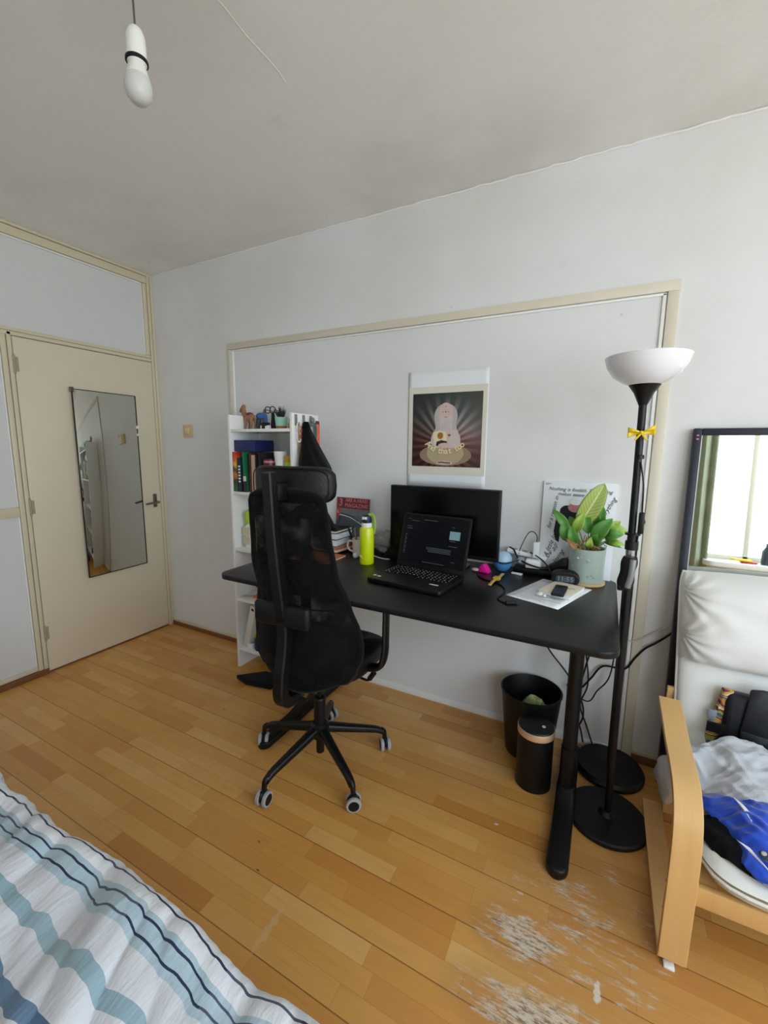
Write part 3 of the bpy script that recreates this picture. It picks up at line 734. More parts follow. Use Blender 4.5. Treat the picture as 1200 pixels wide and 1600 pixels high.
# --- hooks on the side panel and what hangs there
XP = 1.453
def hook(y, label):
    t = thing('wall_hook', label, 'hook', (XP, y, 1.565), 0, 'hooks on the bookshelf side panel')
    B().box((0, -.011, -.034), (.004, .011, .026), .002).out('plate', 'greymetal', t)
    B().tube([(.003, 0, -.022), (.012, 0, -.032), (.021, 0, -.028), (.023, 0, -.018)], .003, 8, smooth=4).out('prong', 'greymetal', t)
hook(-.218, 'grey metal hook nearest the shelf front, holding necklaces'); hook(-.150, 'grey metal hook in the middle, holding the black bag'); hook(-.085, 'grey metal hook nearest the wall, holding straps')
t = thing('necklace', 'white and coloured bead necklace hanging from the front hook', 'necklace', (XP+.018, -.213, 1.545))
b = B()
for a in range(30):
    A = 2*PI*a/30; b.ball((.003*math.sin(A*3), .020*math.sin(A), -.052+.052*math.cos(A)), .0042, 8)
b.out('beads', 'white', t)
b = B()
for a in range(14): b.ball((.004, .013+.004*math.sin(a), -.02-.005*a), .0036, 6)
b.out('dark_beads', 'red', t)
t = thing('bead_strand', 'long gold-brown bead chain hanging below the white necklace', 'necklace', (XP+.014, -.214, 1.54))
b = B()
for a in range(44): b.ball((.001*math.sin(a), .0015*math.sin(a*.7), -.006*a), .0035, 6)
b.out('beads', 'rope', t)
b = B()
for a in range(44): b.ball((0, .012+.0015*math.sin(a*.7), -.006*a), .003, 6)
b.out('gold_beads', 'gold', t)
# black bag
def bagf(u, v):
    a = 2*PI*u
    w = .022+.112*min(1, v*1.25)**1.1*(1-.10*max(0, v-.8)/.2); d_ = .012+.046*min(1, v*1.25)
    cy = -.150+.028*v; z = 1.545-.30*v
    y = cy+w*math.cos(a)+.008*math.sin(a*5+v*4)*v; x = XP+.014+.050*min(1, v*1.25)+d_*math.sin(a)+.006*math.sin(a*7+v*6)*v
    return Vector((x, min(y, -.012), z-.02*v*math.cos(a)))
b = B().grid(bagf, 48, 22, closeu=True); b.tube([(XP+.02, -.15, 1.553), (XP+.02, -.152, 1.52)], lambda s: .014+.012*s, 12)
vs = [v for v in b.bm.verts if v.is_boundary and v.co.z < 1.3]
bmesh.ops.holes_fill(b.bm, edges=[e for e in b.bm.edges if e.is_boundary], sides=60)
one(b, 'drawstring_bag', 'black_fabric', 'black cloth bag hanging from the middle hook of the bookshelf side', 'bag')
# teal and coral straps + round grey item
t = thing('lanyard', 'teal strap hanging on the hook nearest the wall', 'strap', (XP+.018, -.075, 1.552))
B().grid(lambda u, v: Vector((.004*math.sin(v*5), -.012+.024*u+.014*v, -.125*v)), 4, 14).out('strap', 'teal', t, solid=.003)
t = thing('lanyard', 'coral-orange strap hanging behind the teal strap', 'strap', (XP+.016, -.045, 1.556))
B().grid(lambda u, v: Vector((.004*math.sin(v*4+1), -.010+.026*u+.010*v, -.15*v)), 4, 14).out('strap', 'coral', t, solid=.003)
B().box((-.004, -.010, -.012), (.006, .016, .008), .003).out('clasp', 'darkred', t)
t = thing('round_badge', 'round grey metal badge on the hook nearest the wall', 'badge', (XP+.022, -.098, 1.566)); B().lathe([(0, 0), (.014, 0), (.016, .003), (.014, .008), (0, .009)], rot=(0, PI/2, 0), seg=20).out('disc', 'greymetal', t)

# ================================================================== DESK
T = .84
t = thing('desk', 'black rounded-corner sit-stand desk against the wall', 'desk', (0, 0, 0))
B().prism(rrect(1.452, -.800, 3.066, -.004, .055, 8), T-.022, T, 'z', .003).out('tabletop', ['desk', 'desk_edge'], t)
b = B(); b.box((1.60, -.43, T-.062), (2.98, -.37, T-.024), .004)
for x in (1.645, 2.94): b.box((x-.03, -.70, T-.052), (x+.03, -.08, T-.024), .004)
b.out('under_frame', 'black_metal', t)
for x in (1.645, 2.945):
    lg = B().cyl((x, -.40, .20), (x, -.40, T-.05), .0265, seg=28).out('leg', 'black_metal', t)
    B().cyl((x, -.40, .05), (x, -.40, .245), .030, seg=28).out('leg_sleeve', 'black_metal', lg)
    b = B(); P = []
    for k in range(25):
        y = -.765+(.72)*k/24; hgt = .040+.045*math.exp(-((y+.40)/.075)**2)
        P.append((y, hgt))
    e0 = []
    def ff(u, v):
        v = .5-.5*math.cos(PI*v); y = -.760+.71*v; hgt = .038+.050*math.exp(-((y+.40)/.07)**2)
        endr = min(1, min((y+.762)/.035, (-.048-y)/.035)); endr = math.sqrt(max(0, 1-(1-max(0, endr))**2))
        w = .036*max(.30, endr); hgt *= .75+.25*endr; a = 2*PI*u
        cx = math.cos(a); sx = math.sin(a)
        px = w*(abs(cx)**.45)*(1 if cx > 0 else -1); pz = hgt/2+hgt/2*(abs(sx)**.45)*(1 if sx > 0 else -1)
        return Vector((x+px, y, pz))
    b.grid(ff, 36, 64, closeu=True, uv=False); bmesh.ops.holes_fill(b.bm, edges=[e for e in b.bm.edges if e.is_boundary], sides=60); b.out('foot', 'black_plastic', t)

# ---- monitor
t = thing('monitor', 'black switched-off monitor standing behind the laptop', 'monitor', (2.312, -.20, T), 0)
B().box((-.273, -.012, .064), (.273, .018, .392), .004).out('housing', 'black_plastic', t)
B().box((-.266, -.0135, .082), (.266, -.011, .386), .001).out('screen', 'screen', t)
b = B().box((-.03, .018, .0), (.03, .035, .25), .004); b.out('stand', 'black_plastic', t)
B().prism(rrect(-.12, -.06, .12, .12, .03), 0, .010, 'z', .002).out('stand_base', 'black_gloss', t)
# ---- laptop
t = thing('laptop', 'open black laptop showing a dark program window on the desk', 'laptop', (2.290, -.455, T), math.radians(-5.5))
B().prism(rrect(-.176, -.128, .176, .125, .012), .003, .020, 'z', .003).out('base', 'black_plastic', t)
kb = B()
for r in range(6):
    nk = 17
    for c in range(nk):
        x = -.157+c*.0186; y = -.012+r*.0205
        if r == 0 and 4 <= c <= 8: continue
        kb.box((x, y, .0195), (x+.0160, y+.017, .0222), .0015, 1)
kb.box((-.157+4*.0186, -.012, .0195), (-.157+9*.0186-.0026, .005, .0222), .0015, 1)
kbo = kb.out('keyboard', 'black_gloss', t)
lg = B()
for r in range(6):
    for c in range(17):
        if r == 0 and 4 <= c <= 8: continue
        x = -.157+c*.0186+rnd.uniform(.002, .007); y = -.012+r*.0205+rnd.uniform(.005, .009)
        lg.box((x, y, .0221), (x+rnd.uniform(.002, .005), y+.0035, .0225))
lg.out('key_legends', 'paper', kbo)
B().box((-.055, -.118, .0200), (.045, -.045, .0206), .001).out('touchpad', 'black_plastic', t)
B().box((.095, -.062, .0202), (.135, -.053, .0208), .001).out('sticker', 'white', t, label='white sticker on the palm rest')
B().box((-.168, -.088, .0202), (-.154, -.074, .0208), .001).out('sticker', 'offwhite', t, label='white sticker on the palm rest')
B().box((-.146, -.090, .0202), (-.128, -.078, .0208), .001).out('sticker', 'white', t, label='white sticker on the palm rest')
# lid (hinged, leaning back)
LID = Matrix.Translation((0, .126, .020)) @ Matrix.Rotation(math.radians(-16), 4, 'X')
ld = B().box((-.174, -.004, 0), (.174, .004, .255), .003).xf(LID).out('lid', 'black_plastic', t)
scr = B().box((-.164, -.0052, .020), (.164, -.0038, .246)).xf(LID).out('display', 'screen_glow', ld)
M['ui'] = mat('ui_light', '#55757a', .5, emit='#8fb3b8', estr=.16); M['ui2'] = mat('ui_text', '#40484f', .5, emit='#8d979d', estr=.07); M['uigrey'] = mat('ui_line', '#2f3338', .5, emit='#3c4247', estr=.3)
def pan(name, x0, z0, x1, z1, m): B().box((x0, -.0060, z0), (x1, -.0050, z1)).xf(LID).out(name, m, scr)
pan('picture_in_picture', .078, .150, .128, .188, 'ui')
b = B()
for (x0, z0, x1) in ((-.145, .226, -.13), (-.125, .218, -.085), (-.06, .226, .01), (.085, .205, .098), (.082, .142, .11), (-.03, .100, .095), (-.03, .094, .095), (-.02, .088, .09), (-.02, .082, .095), (.08, .118, .12), (.1, .048, .12), (-.145, .19, -.12), (-.145, .18, -.115)):
    b.box((x0, -.0060, z0), (x1, -.0050, z0+.0022)).xf(Matrix.Identity(4))
for k in range(15): b.box((-.148, -.006, .06+k*.0065), (-.144+.003*(k % 3), -.005, .0625+k*.0065))
for k in range(14): b.box((-.04+k*.008, -.006, .030), (-.036+k*.008, -.005, .0335))
b.xf(LID); b.out('text_lines', 'ui2', scr)

# ---- water bottle
t = thing('water_bottle', 'tall lime yellow water bottle on the desk', 'bottle', (1.958, -.308, T))
B().lathe([(0, 0), (.034, 0), (.036, .004), (.036, .168), (.033, .180), (.026, .186), (0, .186)], seg=36).out('flask', 'lime', t)
B().lathe([(.0255, .184), (.0262, .188), (.0262, .204), (.024, .207), (0, .207)], seg=30).out('collar', 'white', t)
cp = B().lathe([(0, .206), (.023, .206), (.024, .210), (.024, .226), (.020, .240), (.012, .246), (0, .247)], seg=30).out('cap', 'navy', t)
B().box((-.016, -.024, .222), (.012, -.010, .238), .005).out('spout', 'white', cp)
B().tube([(.010, 0, .244), (.028, .004, .246), (.038, .004, .225), (.040, .004, .19), (.036, .002, .155)], lambda s: .005, 10, smooth=5, flat=(1.8, .6)).out('strap', 'leaf_light', t)
b = B(); b.tube([(-.020, -.0305, .045), (-.013, -.0345, .037), (-.004, -.0362, .035)], .0022, 6); b.ball((-.012, -.0345, .043), (.004, .0015, .003), 8); b.out('logo', 'offwhite', t)

# ---- book stack
yb = -.245
def sbook(z, h, x1, y0, cover, pages, label, name='book', wd=.17, dp=.19, rot=0, x=1.735, ):
    t = thing(name, label, 'book', (x, y0, z), rot, 'books stacked on the desk')
    b = B(); b.box((-wd, 0, 0), (0, dp, .0022)); b.box((-wd, 0, h-.0022), (0, dp, h)); b.box((-wd, 0, 0), (-wd+.004, dp, h)); b.out('cover', cover, t)
    B().box((-wd+.004, .002, .0022), (-.002, dp-.002, h-.0022)).out('pages', pages, t); return t
sbook(T+.0005, .009, 0, -.432, 'orangebook', 'cream_paper', 'thin orange book at the bottom of the desk stack', wd=.24, dp=.18, x=1.805, rot=.03)
sbook(T+.010, .017, 0, yb, 'orange', 'cream_paper', 'orange book directly on the thin bottom one', rot=-.06)
sbook(T+.0275, .016, 0, yb, 'orangebook', 'printpink', 'orange book with pinkish page edges, third from the bottom', rot=.02)
sbook(T+.044, .036, 0, yb, 'slate', 'paper', 'thick book with pale page edges in the middle of the stack', rot=.03)
sbook(T+.0805, .035, 0, yb, 'navy', 'paper', 'thick navy-covered book with bluish page edges near stack top', rot=-.03)
sbook(T+.116, .014, 0, yb-.005, 'black_plastic', 'cream_paper', 'black notebook with cream page edges on top of the stack', rot=.0)
t = thing('folder', 'black wedge-shaped folder standing on top of the book stack', 'folder', (1.60, yb+.02, T+.131))
B().prism([(0, 0), (.115, 0), (.045, .105), (.03, .11), (-.06, .07), (-.06, 0)], 0, .02, 'y', .002).out('cover', 'black_plastic', t)
t = thing('pencil_pouch', 'open grey pouch with white piping behind the book stack', 'pouch', (1.735, -.09, T+.10), 0)
b = B().grid(lambda u, v: Vector((-.10+.23*u, .03-.05*v, .085-.075*u+.012*math.sin(u*5)-.09*v)), 16, 8); b.out('cloth', 'slate', t, solid=.006)
B().tube([(-.10, .03, .087), (-.03, .03, .075), (.04, .03, .042), (.12, .03, .016)], .003, 6, smooth=4).out('piping', 'white', t, label='white piping')
# ---- magazine standing against the wall
t = thing('magazine', 'red and grey magazine standing upright against the wall', 'magazine', (1.700, -.045, T), 0, rot=(-.10, 0, -.06))
B().box((-.115, -.003, 0), (.115, .003, .285)).out('cover', 'maggrey', t)
B().box((-.115, -.0042, .222), (.115, -.0028, .285)).out('masthead', 'magred', t)
B().box((-.115, -.0044, .165), (-.092, -.0028, .222)).out('banner', 'printred', t)
def txt(name, s, size, x, y, z, m, parent, **k):
    b = B(); b.merge(text_bm(s, size, **k), Matrix.Translation((x, y, z)) @ FRONT); return b.out(name, m, parent, sharp=30)
txt('lettering', '3', .060, -.085, -.0048, .254, 'printpink', t); txt('lettering', 'ARE A HEAD', .027, .025, -.0048, .270, 'printpink', t, spacing=1.0); txt('lettering', 'MAGAZINE', .031, .025, -.0048, .240, 'printpink', t, spacing=1.05)
b = B(); b.box((-.066, -.0048, .224), (-.062, -.0040, .283)); b.out('rule', 'ink', t)
b = B()
for k in range(9): b.box((-.085+.012*k, -.0048, .190-.002*k), (-.079+.012*k, -.0040, .195-.002*k))
b.out('headline', 'ink', t); txt('lettering', 'L', .022, -.103, -.0050, .20, 'paper', t)

# ---- mug with pens and pebble
t = thing('mug', 'cream ceramic mug holding pens behind the lime bottle', 'mug', (1.848, -.195, T))
B().lathe([(0, 0), (.033, 0), (.036, .004), (.038, .085), (.0395, .094), (.0365, .094), (.034, .012), (0, .010)], seg=30).out('cup', 'ceramic', t)
B().tube([(-.034, -.008, .078), (-.058, -.012, .075), (-.066, -.013, .05), (-.054, -.011, .028), (-.034, -.008, .022)], .0055, 8, smooth=5).out('handle', 'ceramic', t)
for i, (dx, dy, m_, lab_) in enumerate(((-.022, .01, 'black_plastic', 'black pen leaning left in the mug'), (-.008, -.014, 'chrome', 'silver pen in the mug'), (.01, .015, 'black_gloss', 'black marker in the mug'), (-.032, -.006, 'ink', 'black brush pen leaning far left in the mug'), (.016, -.004, 'slate', 'grey pen in the mug'))):
    one(B().cyl((dx*.4, dy*.4, .014), (dx*1.9, dy*1.9, .145+.01*(i % 3)), .0048, .0055, 10), 'pen', m_, lab_, 'pen', (1.848, -.195, T), group='pens in the mug')
one(B().ball((0, 0, .014), (.014, .014, .014), 16), 'golf_ball', 'white', 'small white ball beside the mug and bottle', 'ball', (1.858, -.252, T)) 
# ---- grey knit bundle, box and white cable behind monitor
one(B().ball((0, 0, .055), (.078, .05, .055), 30).wob(.020, 22, 3).wob(.007, 60), 'knit_hat', 'rock', 'crumpled grey knitted hat left of the monitor', 'hat', (1.955, -.095, T+.02), sharp=60)
one(B().ball((0, 0, .035), (.085, .05, .038), 26).wob(.012, 20, 8), 'knit_scarf', 'rock', 'grey knitted scarf lying under the hat', 'scarf', (1.965, -.085, T+.002), sharp=60)
one(B().prism([(0, 0), (.13, 0), (.11, .06), (.06, .085)], 0, .05, 'y', .004), 'black_case', 'black_plastic', 'black wedge case between grey hat and monitor', 'case', (1.975, -.19, T))
one(B().tube([(1.90, -.16, T+.004), (1.935, -.185, T+.006), (1.985, -.20, T+.004), (2.03, -.185, T+.004), (2.055, -.15, T+.03)], .003, 8, smooth=6), 'charging_cable', 'cable_white', 'white cable curling on the desk beside the lime bottle', 'cable')

# ---- right part of the desk
t = thing('speaker_ball', 'round speaker, pale blue above and blue below, right of the monitor', 'speaker', (2.583, -.095, T))
B().lathe([(.0445, .047), (.043, .030), (.034, .012), (.02, .0), (0, 0)], seg=32).out('base', 'blue', t)
B().lathe([(.0445, .047), (.0445, .052), (.042, .066), (.033, .082), (.018, .091), (0, .093)], seg=32).out('dome', 'paleblue', t)
B().tube([(.0452*math.cos(a*PI/14), .0452*math.sin(a*PI/14), .049) for a in range(29)], .0014, 6, cap=False).out('seam', 'ink', t)
one(B().prism([(-.026, 0), (.030, 0), (.030, .004), (.010, .034), (.002, .040), (-.008, .037), (-.020, .014)], -.02, .015, 'y', .003), 'pink_clip', 'pink', 'hot pink wedge-shaped clip beside the monitor base', 'clip', (2.515, -.165, T), (0, 0, -.2))
one(B().ball((0, 0, .008), (.018, .014, .008), 14), 'eraser', 'figskin', 'small pale pink lump left of the pink clip', 'eraser', (2.475, -.175, T))
t = thing('gold_wristwatch', 'gold metal wristwatch lying on the desk', 'watch', (2.600, -.27, T+.002), -.1)
b = B().grid(lambda u, v: Vector((-.007+.014*u, -.10+.18*v, .004+.006*abs(math.sin(v*5)))), 4, 26); b.out('bracelet', 'gold', t, solid=.004)
B().box((-.013, -.026, .004), (.015, .006, .018), .003).out('case', 'gold', t); B().box((.008, -.030, .012), (.022, -.018, .022), .003).out('crown', 'gold', t)
one(B().tube([(2.49, -.20, T+.003), (2.52, -.265, T+.003), (2.56, -.295, T+.003), (2.62, -.325, T+.003), (2.655, -.38, T+.003), (2.662, -.44, T+.003), (2.655, -.50, T+.003), (2.675, -.532, T+.003), (2.70, -.545, T+.004)], .0028, 8, smooth=6)
    .tube([(2.695, -.546, T+.006), (2.728, -.528, T+.006)], .0075, 10).tube([(2.728, -.528, T+.006), (2.738, -.523, T+.006)], .004, 8), 'black_cable', 'black_plastic', 'black cable with plug snaking across the desk to the paper', 'cable')
# paper, notebook, phone
t = thing('paper_sheet', 'printed white paper sheet lying under the notebook', 'paper', (0, 0, T+.0006))
P4 = [(2.673, -.446), (2.873, -.512), (2.975, -.208), (2.776, -.148)]
def pq(u, v, z=0.0):
    a, b_, c, d_ = [Vector((*p, 0)) for p in P4]; return (a*(1-u)+b_*u)*(1-v)+(d_*(1-u)+c*u)*v+Vector((0, 0, z+.004*max(0, v-.85)))
B().grid(lambda u, v: pq(u, v, .0005), 8, 12).out('sheet', 'paper', t, solid=.0008)
b = B()
for k in range(26):
    v = .06+.033*k; ln = rnd.uniform(.5, .85) if k % 5 else .35
    q0 = pq(.08, v, .0012); q1 = pq(.08+ln, v, .0012); q2 = pq(.08+ln, v+.010, .0012); q3 = pq(.08, v+.010, .0012)
    b._f([b.bm.verts.new(q) for q in (q0, q1, q2, q3)])
b.out('print_lines', 'greyink', t)
b = B()
for v in (.62, .9):
    b._f([b.bm.verts.new(q) for q in (pq(.05, v, .0014), pq(.75, v, .0014), pq(.75, v+.008, .0014), pq(.05, v+.008, .0014))])
b.out('print_rules', 'ink', t)
t = thing('notebook', 'small cream notebook on the printed sheet under the phone', 'notebook', (2.866, -.30, T+.0022), math.radians(-16))
B().box((-.062, -.080, 0), (.062, .085, .0015), .0005).box((-.062, -.080, .0125), (.062, .085, .014), .0005).out('cover', 'cream_paper', t)
B().box((-.060, -.078, .0015), (.060, .083, .0125)).out('pages', 'paper', t)
b = B(); b.box((.010, .020, .0138), (.045, .023, .0144)); b.box((.012, .030, .0138), (.040, .033, .0144)); b.box((.015, .01, .0138), (.03, .013, .0144)); b.out('handwriting', 'greyink', t)
one(B().ball((0, 0, .012), (.014, .010, .008), 12).ball((.018, -.006, .010), (.008, .008, .006), 10), 'earplug', 'ceramic', 'small cream earbuds beside the notebook', 'earbuds', (2.795, -.405, T+.002))
t = thing('phone', 'small black device lying on the cream notebook', 'phone', (2.862, -.345, T+.0165), math.radians(-3))
B().prism(rrect(-.0235, -.068, .0235, .060, .007), 0, .010, 'z', .002).out('body', 'black_plastic', t); B().box((-.020, -.058, .0098), (.020, .018, .0106), .0005).out('screen', 'navy', t)
# alarm clock
t = thing('alarm_clock', 'black pill-shaped digital alarm clock before the plant pot', 'clock', (2.868, -.185, T), .10)
def pill(w, h, d0, d1, z0=0):
    P = []
    for k in range(32):
        a = 2*PI*k/32; c, s_ = math.cos(a), math.sin(a)
        P.append((w*abs(c)**.75*(1 if c > 0 else -1), z0+h/2+h/2*abs(s_)**.8*(1 if s_ > 0 else -1)))
    return P, d0, d1
b = B(); P, d0, d1 = pill(.056, .062, -.02, .03); b.prism(P, d0, d1, 'y', .007); b.out('case', 'black_plastic', t)
b = B(); P, d0, d1 = pill(.047, .048, -.0215, -.0195, .007); b.prism(P, d0, d1, 'y'); fc = b.out('face', 'black_plastic', t)
b = B(); b.prism(rrect(-.036, .016, .036, .044, .008), -.0222, -.0212, 'y'); b.out('display', 'slate', fc)
txt('digits', '11:55', .028, 0, -.0225, .030, 'greyink', fc, spacing=1.05)
# plant pot
t = thing('potted_plant', 'leafy green plant in a sage ceramic pot at the desk corner', 'plant', (2.943, -.103, T))
B().lathe([(0, 0), (.076, 0), (.079, .004), (.079, .012), (.073, .013), (0, .010)], seg=40).out('saucer', 'wood_saucer', t)
B().lathe([(0, .010), (.066, .010), (.070, .014), (.0725, .154), (.070, .157), (.067, .154), (.066, .13), (0, .13)], seg=44).out('pot', 'sage', t)
b = B()
for x, y, z, r in ((-.032, -.066, .118, .007), (.006, -.0725, .112, .009), (-.02, -.069, .125, .005), (.026, -.068, .05, .005), (.034, -.064, .04, .004), (-.05, -.05, .08, .005), (.012, -.072, .045, .004)):
    b.ball((x, y*.985, z), (r, .003, r*.8), 10)
b.out('relief_dots', 'sage', t)
B().lathe([(0, .138), (.03, .142), (.066, .134)], seg=30).wob(.004, 40).out('soil', 'soil', t)
def leaf(parent, base, tip, w, m, bend=.02, side=None, name='leaf', droop=0, blunt=False):
    p0 = Vector(base); p1 = Vector(tip); ax = p1-p0; L_ = ax.length; axn = ax.normalized()
    sd = Vector(side).normalized() if side else axn.cross(Vector((0, -1, .35))).normalized()
    nn = sd.cross(axn).normalized()
    def fn(u, v):
        ww = w*(max(0, math.sin(PI*v**.95))**.55 if blunt else math.sin(PI*min(1, v**.75))**.8)*(1 if v < .999 else 0)
        s_ = (u-.5)*2
        return p0+ax*v+sd*(s_*ww)+nn*(bend*math.sin(PI*v)+abs(s_)*ww*.25)-Vector((0, 0, droop*v*v))
    b = B().grid(fn, 9, 16); return b.out(name, m, parent, solid=.0008)
def stemmed(parent, root, base, tip, w, m, mstem='stem', **k):
    lf = leaf(parent, base, tip, w, m, **k)
    B().tube([root, tuple((Vector(root)+Vector(base))/2+Vector((0, 0, .008))), base], lambda s: .0032-.0012*s, 6, smooth=4).out('stem', mstem, lf)
    return lf
Z = .14
lf = stemmed(t, (-.01, .0, Z), (-.045, -.02, .245), (.045, -.03, .437), .044, 'bigleaf', bend=.012, blunt=True, side=(.80, .12, -.45))
for root, base, tip, w, m_ in (
    ((-.02, 0, Z), (-.08, -.03, .235), (-.150, -.03, .318), .019, 'leaf'), ((-.02, .0, Z), (-.085, -.035, .18), (-.10, -.03, .29), .024, 'leaf'),
    ((-.02, -.01, Z), (-.05, -.035, .17), (-.075, -.045, .255), .022, 'leaf'), ((0, .01, Z), (.0, -.03, .22), (-.030, .0, .335), .023, 'leaf'),
    ((-.01, -.01, Z), (-.055, -.03, .22), (-.02, -.03, .315), .022, 'leaf_light'), ((.01, .02, Z), (.03, .01, .24), (.0, .01, .34), .022, 'leaf'),
    ((.02, 0, Z), (.015, -.04, .20), (.085, -.03, .295), .030, 'leaf'), ((.02, 0, Z), (.055, -.02, .22), (.115, -.02, .285), .028, 'leaf_light'),
    ((.03, 0, Z), (.07, -.01, .235), (.145, -.03, .245), .030, 'leaf_light'), ((.03, 0, Z), (.06, -.03, .215), (.130, -.05, .235), .024, 'leaf'),
    ((.03, 0, Z), (.075, -.02, .195), (.140, -.04, .188), .014, 'leaf_light'), ((.03, .01, Z), (.06, -.01, .19), (.128, -.02, .172), .010, 'leaf'),
    ((0, -.02, Z), (.005, -.05, .165), (.012, -.06, .215), .015, 'leaf_light'), ((-.02, -.02, Z), (-.04, -.06, .155), (-.085, -.07, .20), .010, 'drystem'),
    ((.02, .02, Z), (.03, .03, .22), (.05, .05, .33), .022, 'leaf'), ((-.03, .02, Z), (-.05, .03, .22), (-.085, .04, .28), .022, 'leaf'), ((.04, .02, Z), (.02, -.02, .18), (.06, -.05, .235), .026, 'leaf')):
    stemmed(t, root, base, tip, w, m_)
b = B()
for k in range(16):
    a = rnd.uniform(0, 2*PI); r0 = rnd.uniform(.01, .05); x, y = r0*math.cos(a), r0*math.sin(a)
    b.tube([(x, y, .135), (x+rnd.uniform(-.03, .03), y-.01, .165), (x+rnd.uniform(-.05, .05), y-.02, .175+rnd.uniform(0, .04))], .0019, 6, smooth=3)
b.out('dry_stems', 'drystem', t)
# art canvas behind the plant
t = thing('art_print', 'white art print with black calligraphy and a black-haired figure, propped behind plant', 'picture', (2.889, -.03, T), 0, rot=(-.055, 0, 0))
B().box((-.152, -.006, .0), (.152, .008, .430), .001).out('board', 'paper', t)
fy = -.0065
def flat(name, poly, m_, par, y=fy, th=.0006): 
    b = B(); b.prism(poly, y-th, y, 'y'); return b.out(name, m_, par)
def ell(cx, cz, rx, rz, n=24, a0=0, a1=360): return [(cx+rx*math.cos(math.radians(a0+(a1-a0)*k/(n-1 if a1-a0 < 360 else n))), cz+rz*math.sin(math.radians(a0+(a1-a0)*k/(n-1 if a1-a0 < 360 else n)))) for k in range(n)]
flat('hair', ell(-.045, .295, .030, .028), 'ink', t)
flat('hair', [(-.085, .16), (-.095, .20), (-.090, .25), (-.07, .285), (-.02, .305), (.05, .30), (.085, .27), (.10, .22), (.085, .215), (.06, .25), (.01, .262), (-.035, .258), (-.062, .235), (-.068, .19), (-.07, .15)], 'ink', t, fy-.0004)
flat('flower', ell(-.01, .315, .032, .022), 'printpink', t, fy-.0008); flat('flower', ell(-.012, .342, .026, .016), 'paper', t, fy-.0010); flat('flower', ell(.06, .322, .014, .014), 'printred', t, fy-.0012); flat('flower', ell(.016, .30, .018, .012), 'printred', t, fy-.0014)
flat('shoulder', [(.06, .0), (.10, .01), (.105, .04), (.085, .05), (.06, .035)], 'ink', t, fy-.0004)
def scr_text(s_, size, x, z, ang, shear=.35):
    b = B(); b.merge(text_bm(s_, size, shear=shear, align='LEFT', ext=.0002), Matrix.Translation((x, fy-.0005, z)) @ FRONT @ Matrix.Rotation(math.radians(ang), 4, 'Z')); b.out('calligraphy', 'ink', t)
scr_text('Nothing is foolish. Everything', .022, -.130, .396, -1); scr_text('makes sense and', .022, -.090, .374, -1)
scr_text('Everything', .027, .092, .262, 64, .5); scr_text('for a reason in', .026, -.118, .21, 80, .4); scr_text('A little longer', .030, -.125, .075, 72, .5); scr_text('loving', .030, -.085, .05, 62, .5)
scr_text('Lov all', .034, -.13, .06, 55, .5); scr_text('and on and on', .022, .118, .06, 88, .3)
b = B(); b.box((-.146, fy-.0006, .419), (-.118, fy, .4205)); b.box((-.143, fy-.0006, .414), (-.128, fy, .4155)); b.out('signature', 'ink', t)

# power strip and tray with chargers
one(B().box((2.635, -.105, T), (2.865, -.035, T+.028), .006).prism([(2.76, T+.028), (2.868, T+.028), (2.868, T+.092), (2.84, T+.085)], -.10, -.055, 'y', .003), 'cable_tray', 'black_plastic', 'black cable box at the back of the desk beside the plant', 'box')
t = thing('power_strip', 'long white power strip lying on the black cable box', 'power strip', (2.665, -.03, T+.07), 0, rot=(0, .12, 0))
B().box((-.075, -.02, 0), (.11, .022, .020), .004).out('body', 'white', t)
b = B()
for x in (-.045, .005): b.lathe([(0, 0), (.015, 0), (.015, .002), (0, .002)], (x, 0, .0195), 16)
b.out('socket', 'greyink', t)
one(B().box((-.014, -.014, 0), (.014, .014, .074), .004), 'usb_charger', 'white', 'upright white charger plugged into the power strip', 'charger', (2.729, -.062, T+.074))
one(B().box((-.033, -.020, 0), (.033, .018, .040), .006), 'power_adapter', 'white', 'squat white power adapter in front of the upright charger', 'charger', (2.722, -.088, T+.030))
one(B().lathe([(0, 0), (.017, 0), (.019, .02), (.014, .032), (0, .034)], seg=18, rot=(PI/2.6, 0, 0)), 'plug', 'greyink', 'grey round plug beside the blue speaker', 'plug', (2.667, -.075, T+.052))
one(B().tube([(2.728, -.062, T+.146), (2.726, -.056, T+.175), (2.708, -.05, T+.192), (2.688, -.05, T+.185), (2.668, -.05, T+.145), (2.652, -.045, T+.10), (2.65, -.05, T+.08)], .0021, 8, smooth=6), 'black_cable', 'black_plastic', 'thin black cable arching up from the white charger', 'cable')
one(B().tube([(2.60, -.02, T+.10), (2.625, -.05, T+.095), (2.65, -.085, T+.07), (2.69, -.115, T+.055), (2.75, -.13, T+.045), (2.79, -.115, T+.04)], .004, 8, smooth=6).tube([(2.55, -.13, T+.055), (2.60, -.145, T+.045), (2.65, -.12, T+.06), (2.67, -.08, T+.065)], .0022, 8, smooth=6)
    .tube([(2.70, -.04, T+.09), (2.75, -.10, T+.082), (2.785, -.125, T+.06), (2.80, -.13, T+.035)], .003, 8, smooth=6), 'cable_tangle', 'black_plastic', 'black cable tangle around the plugs and blue speaker', 'cable')
one(B().box((0, 0, 0), (.05, .016, .008), .003), 'white_lighter', 'white', 'small white stick on the desk behind the watch', 'stick', (2.633, -.135, T), (0, 0, -.2))

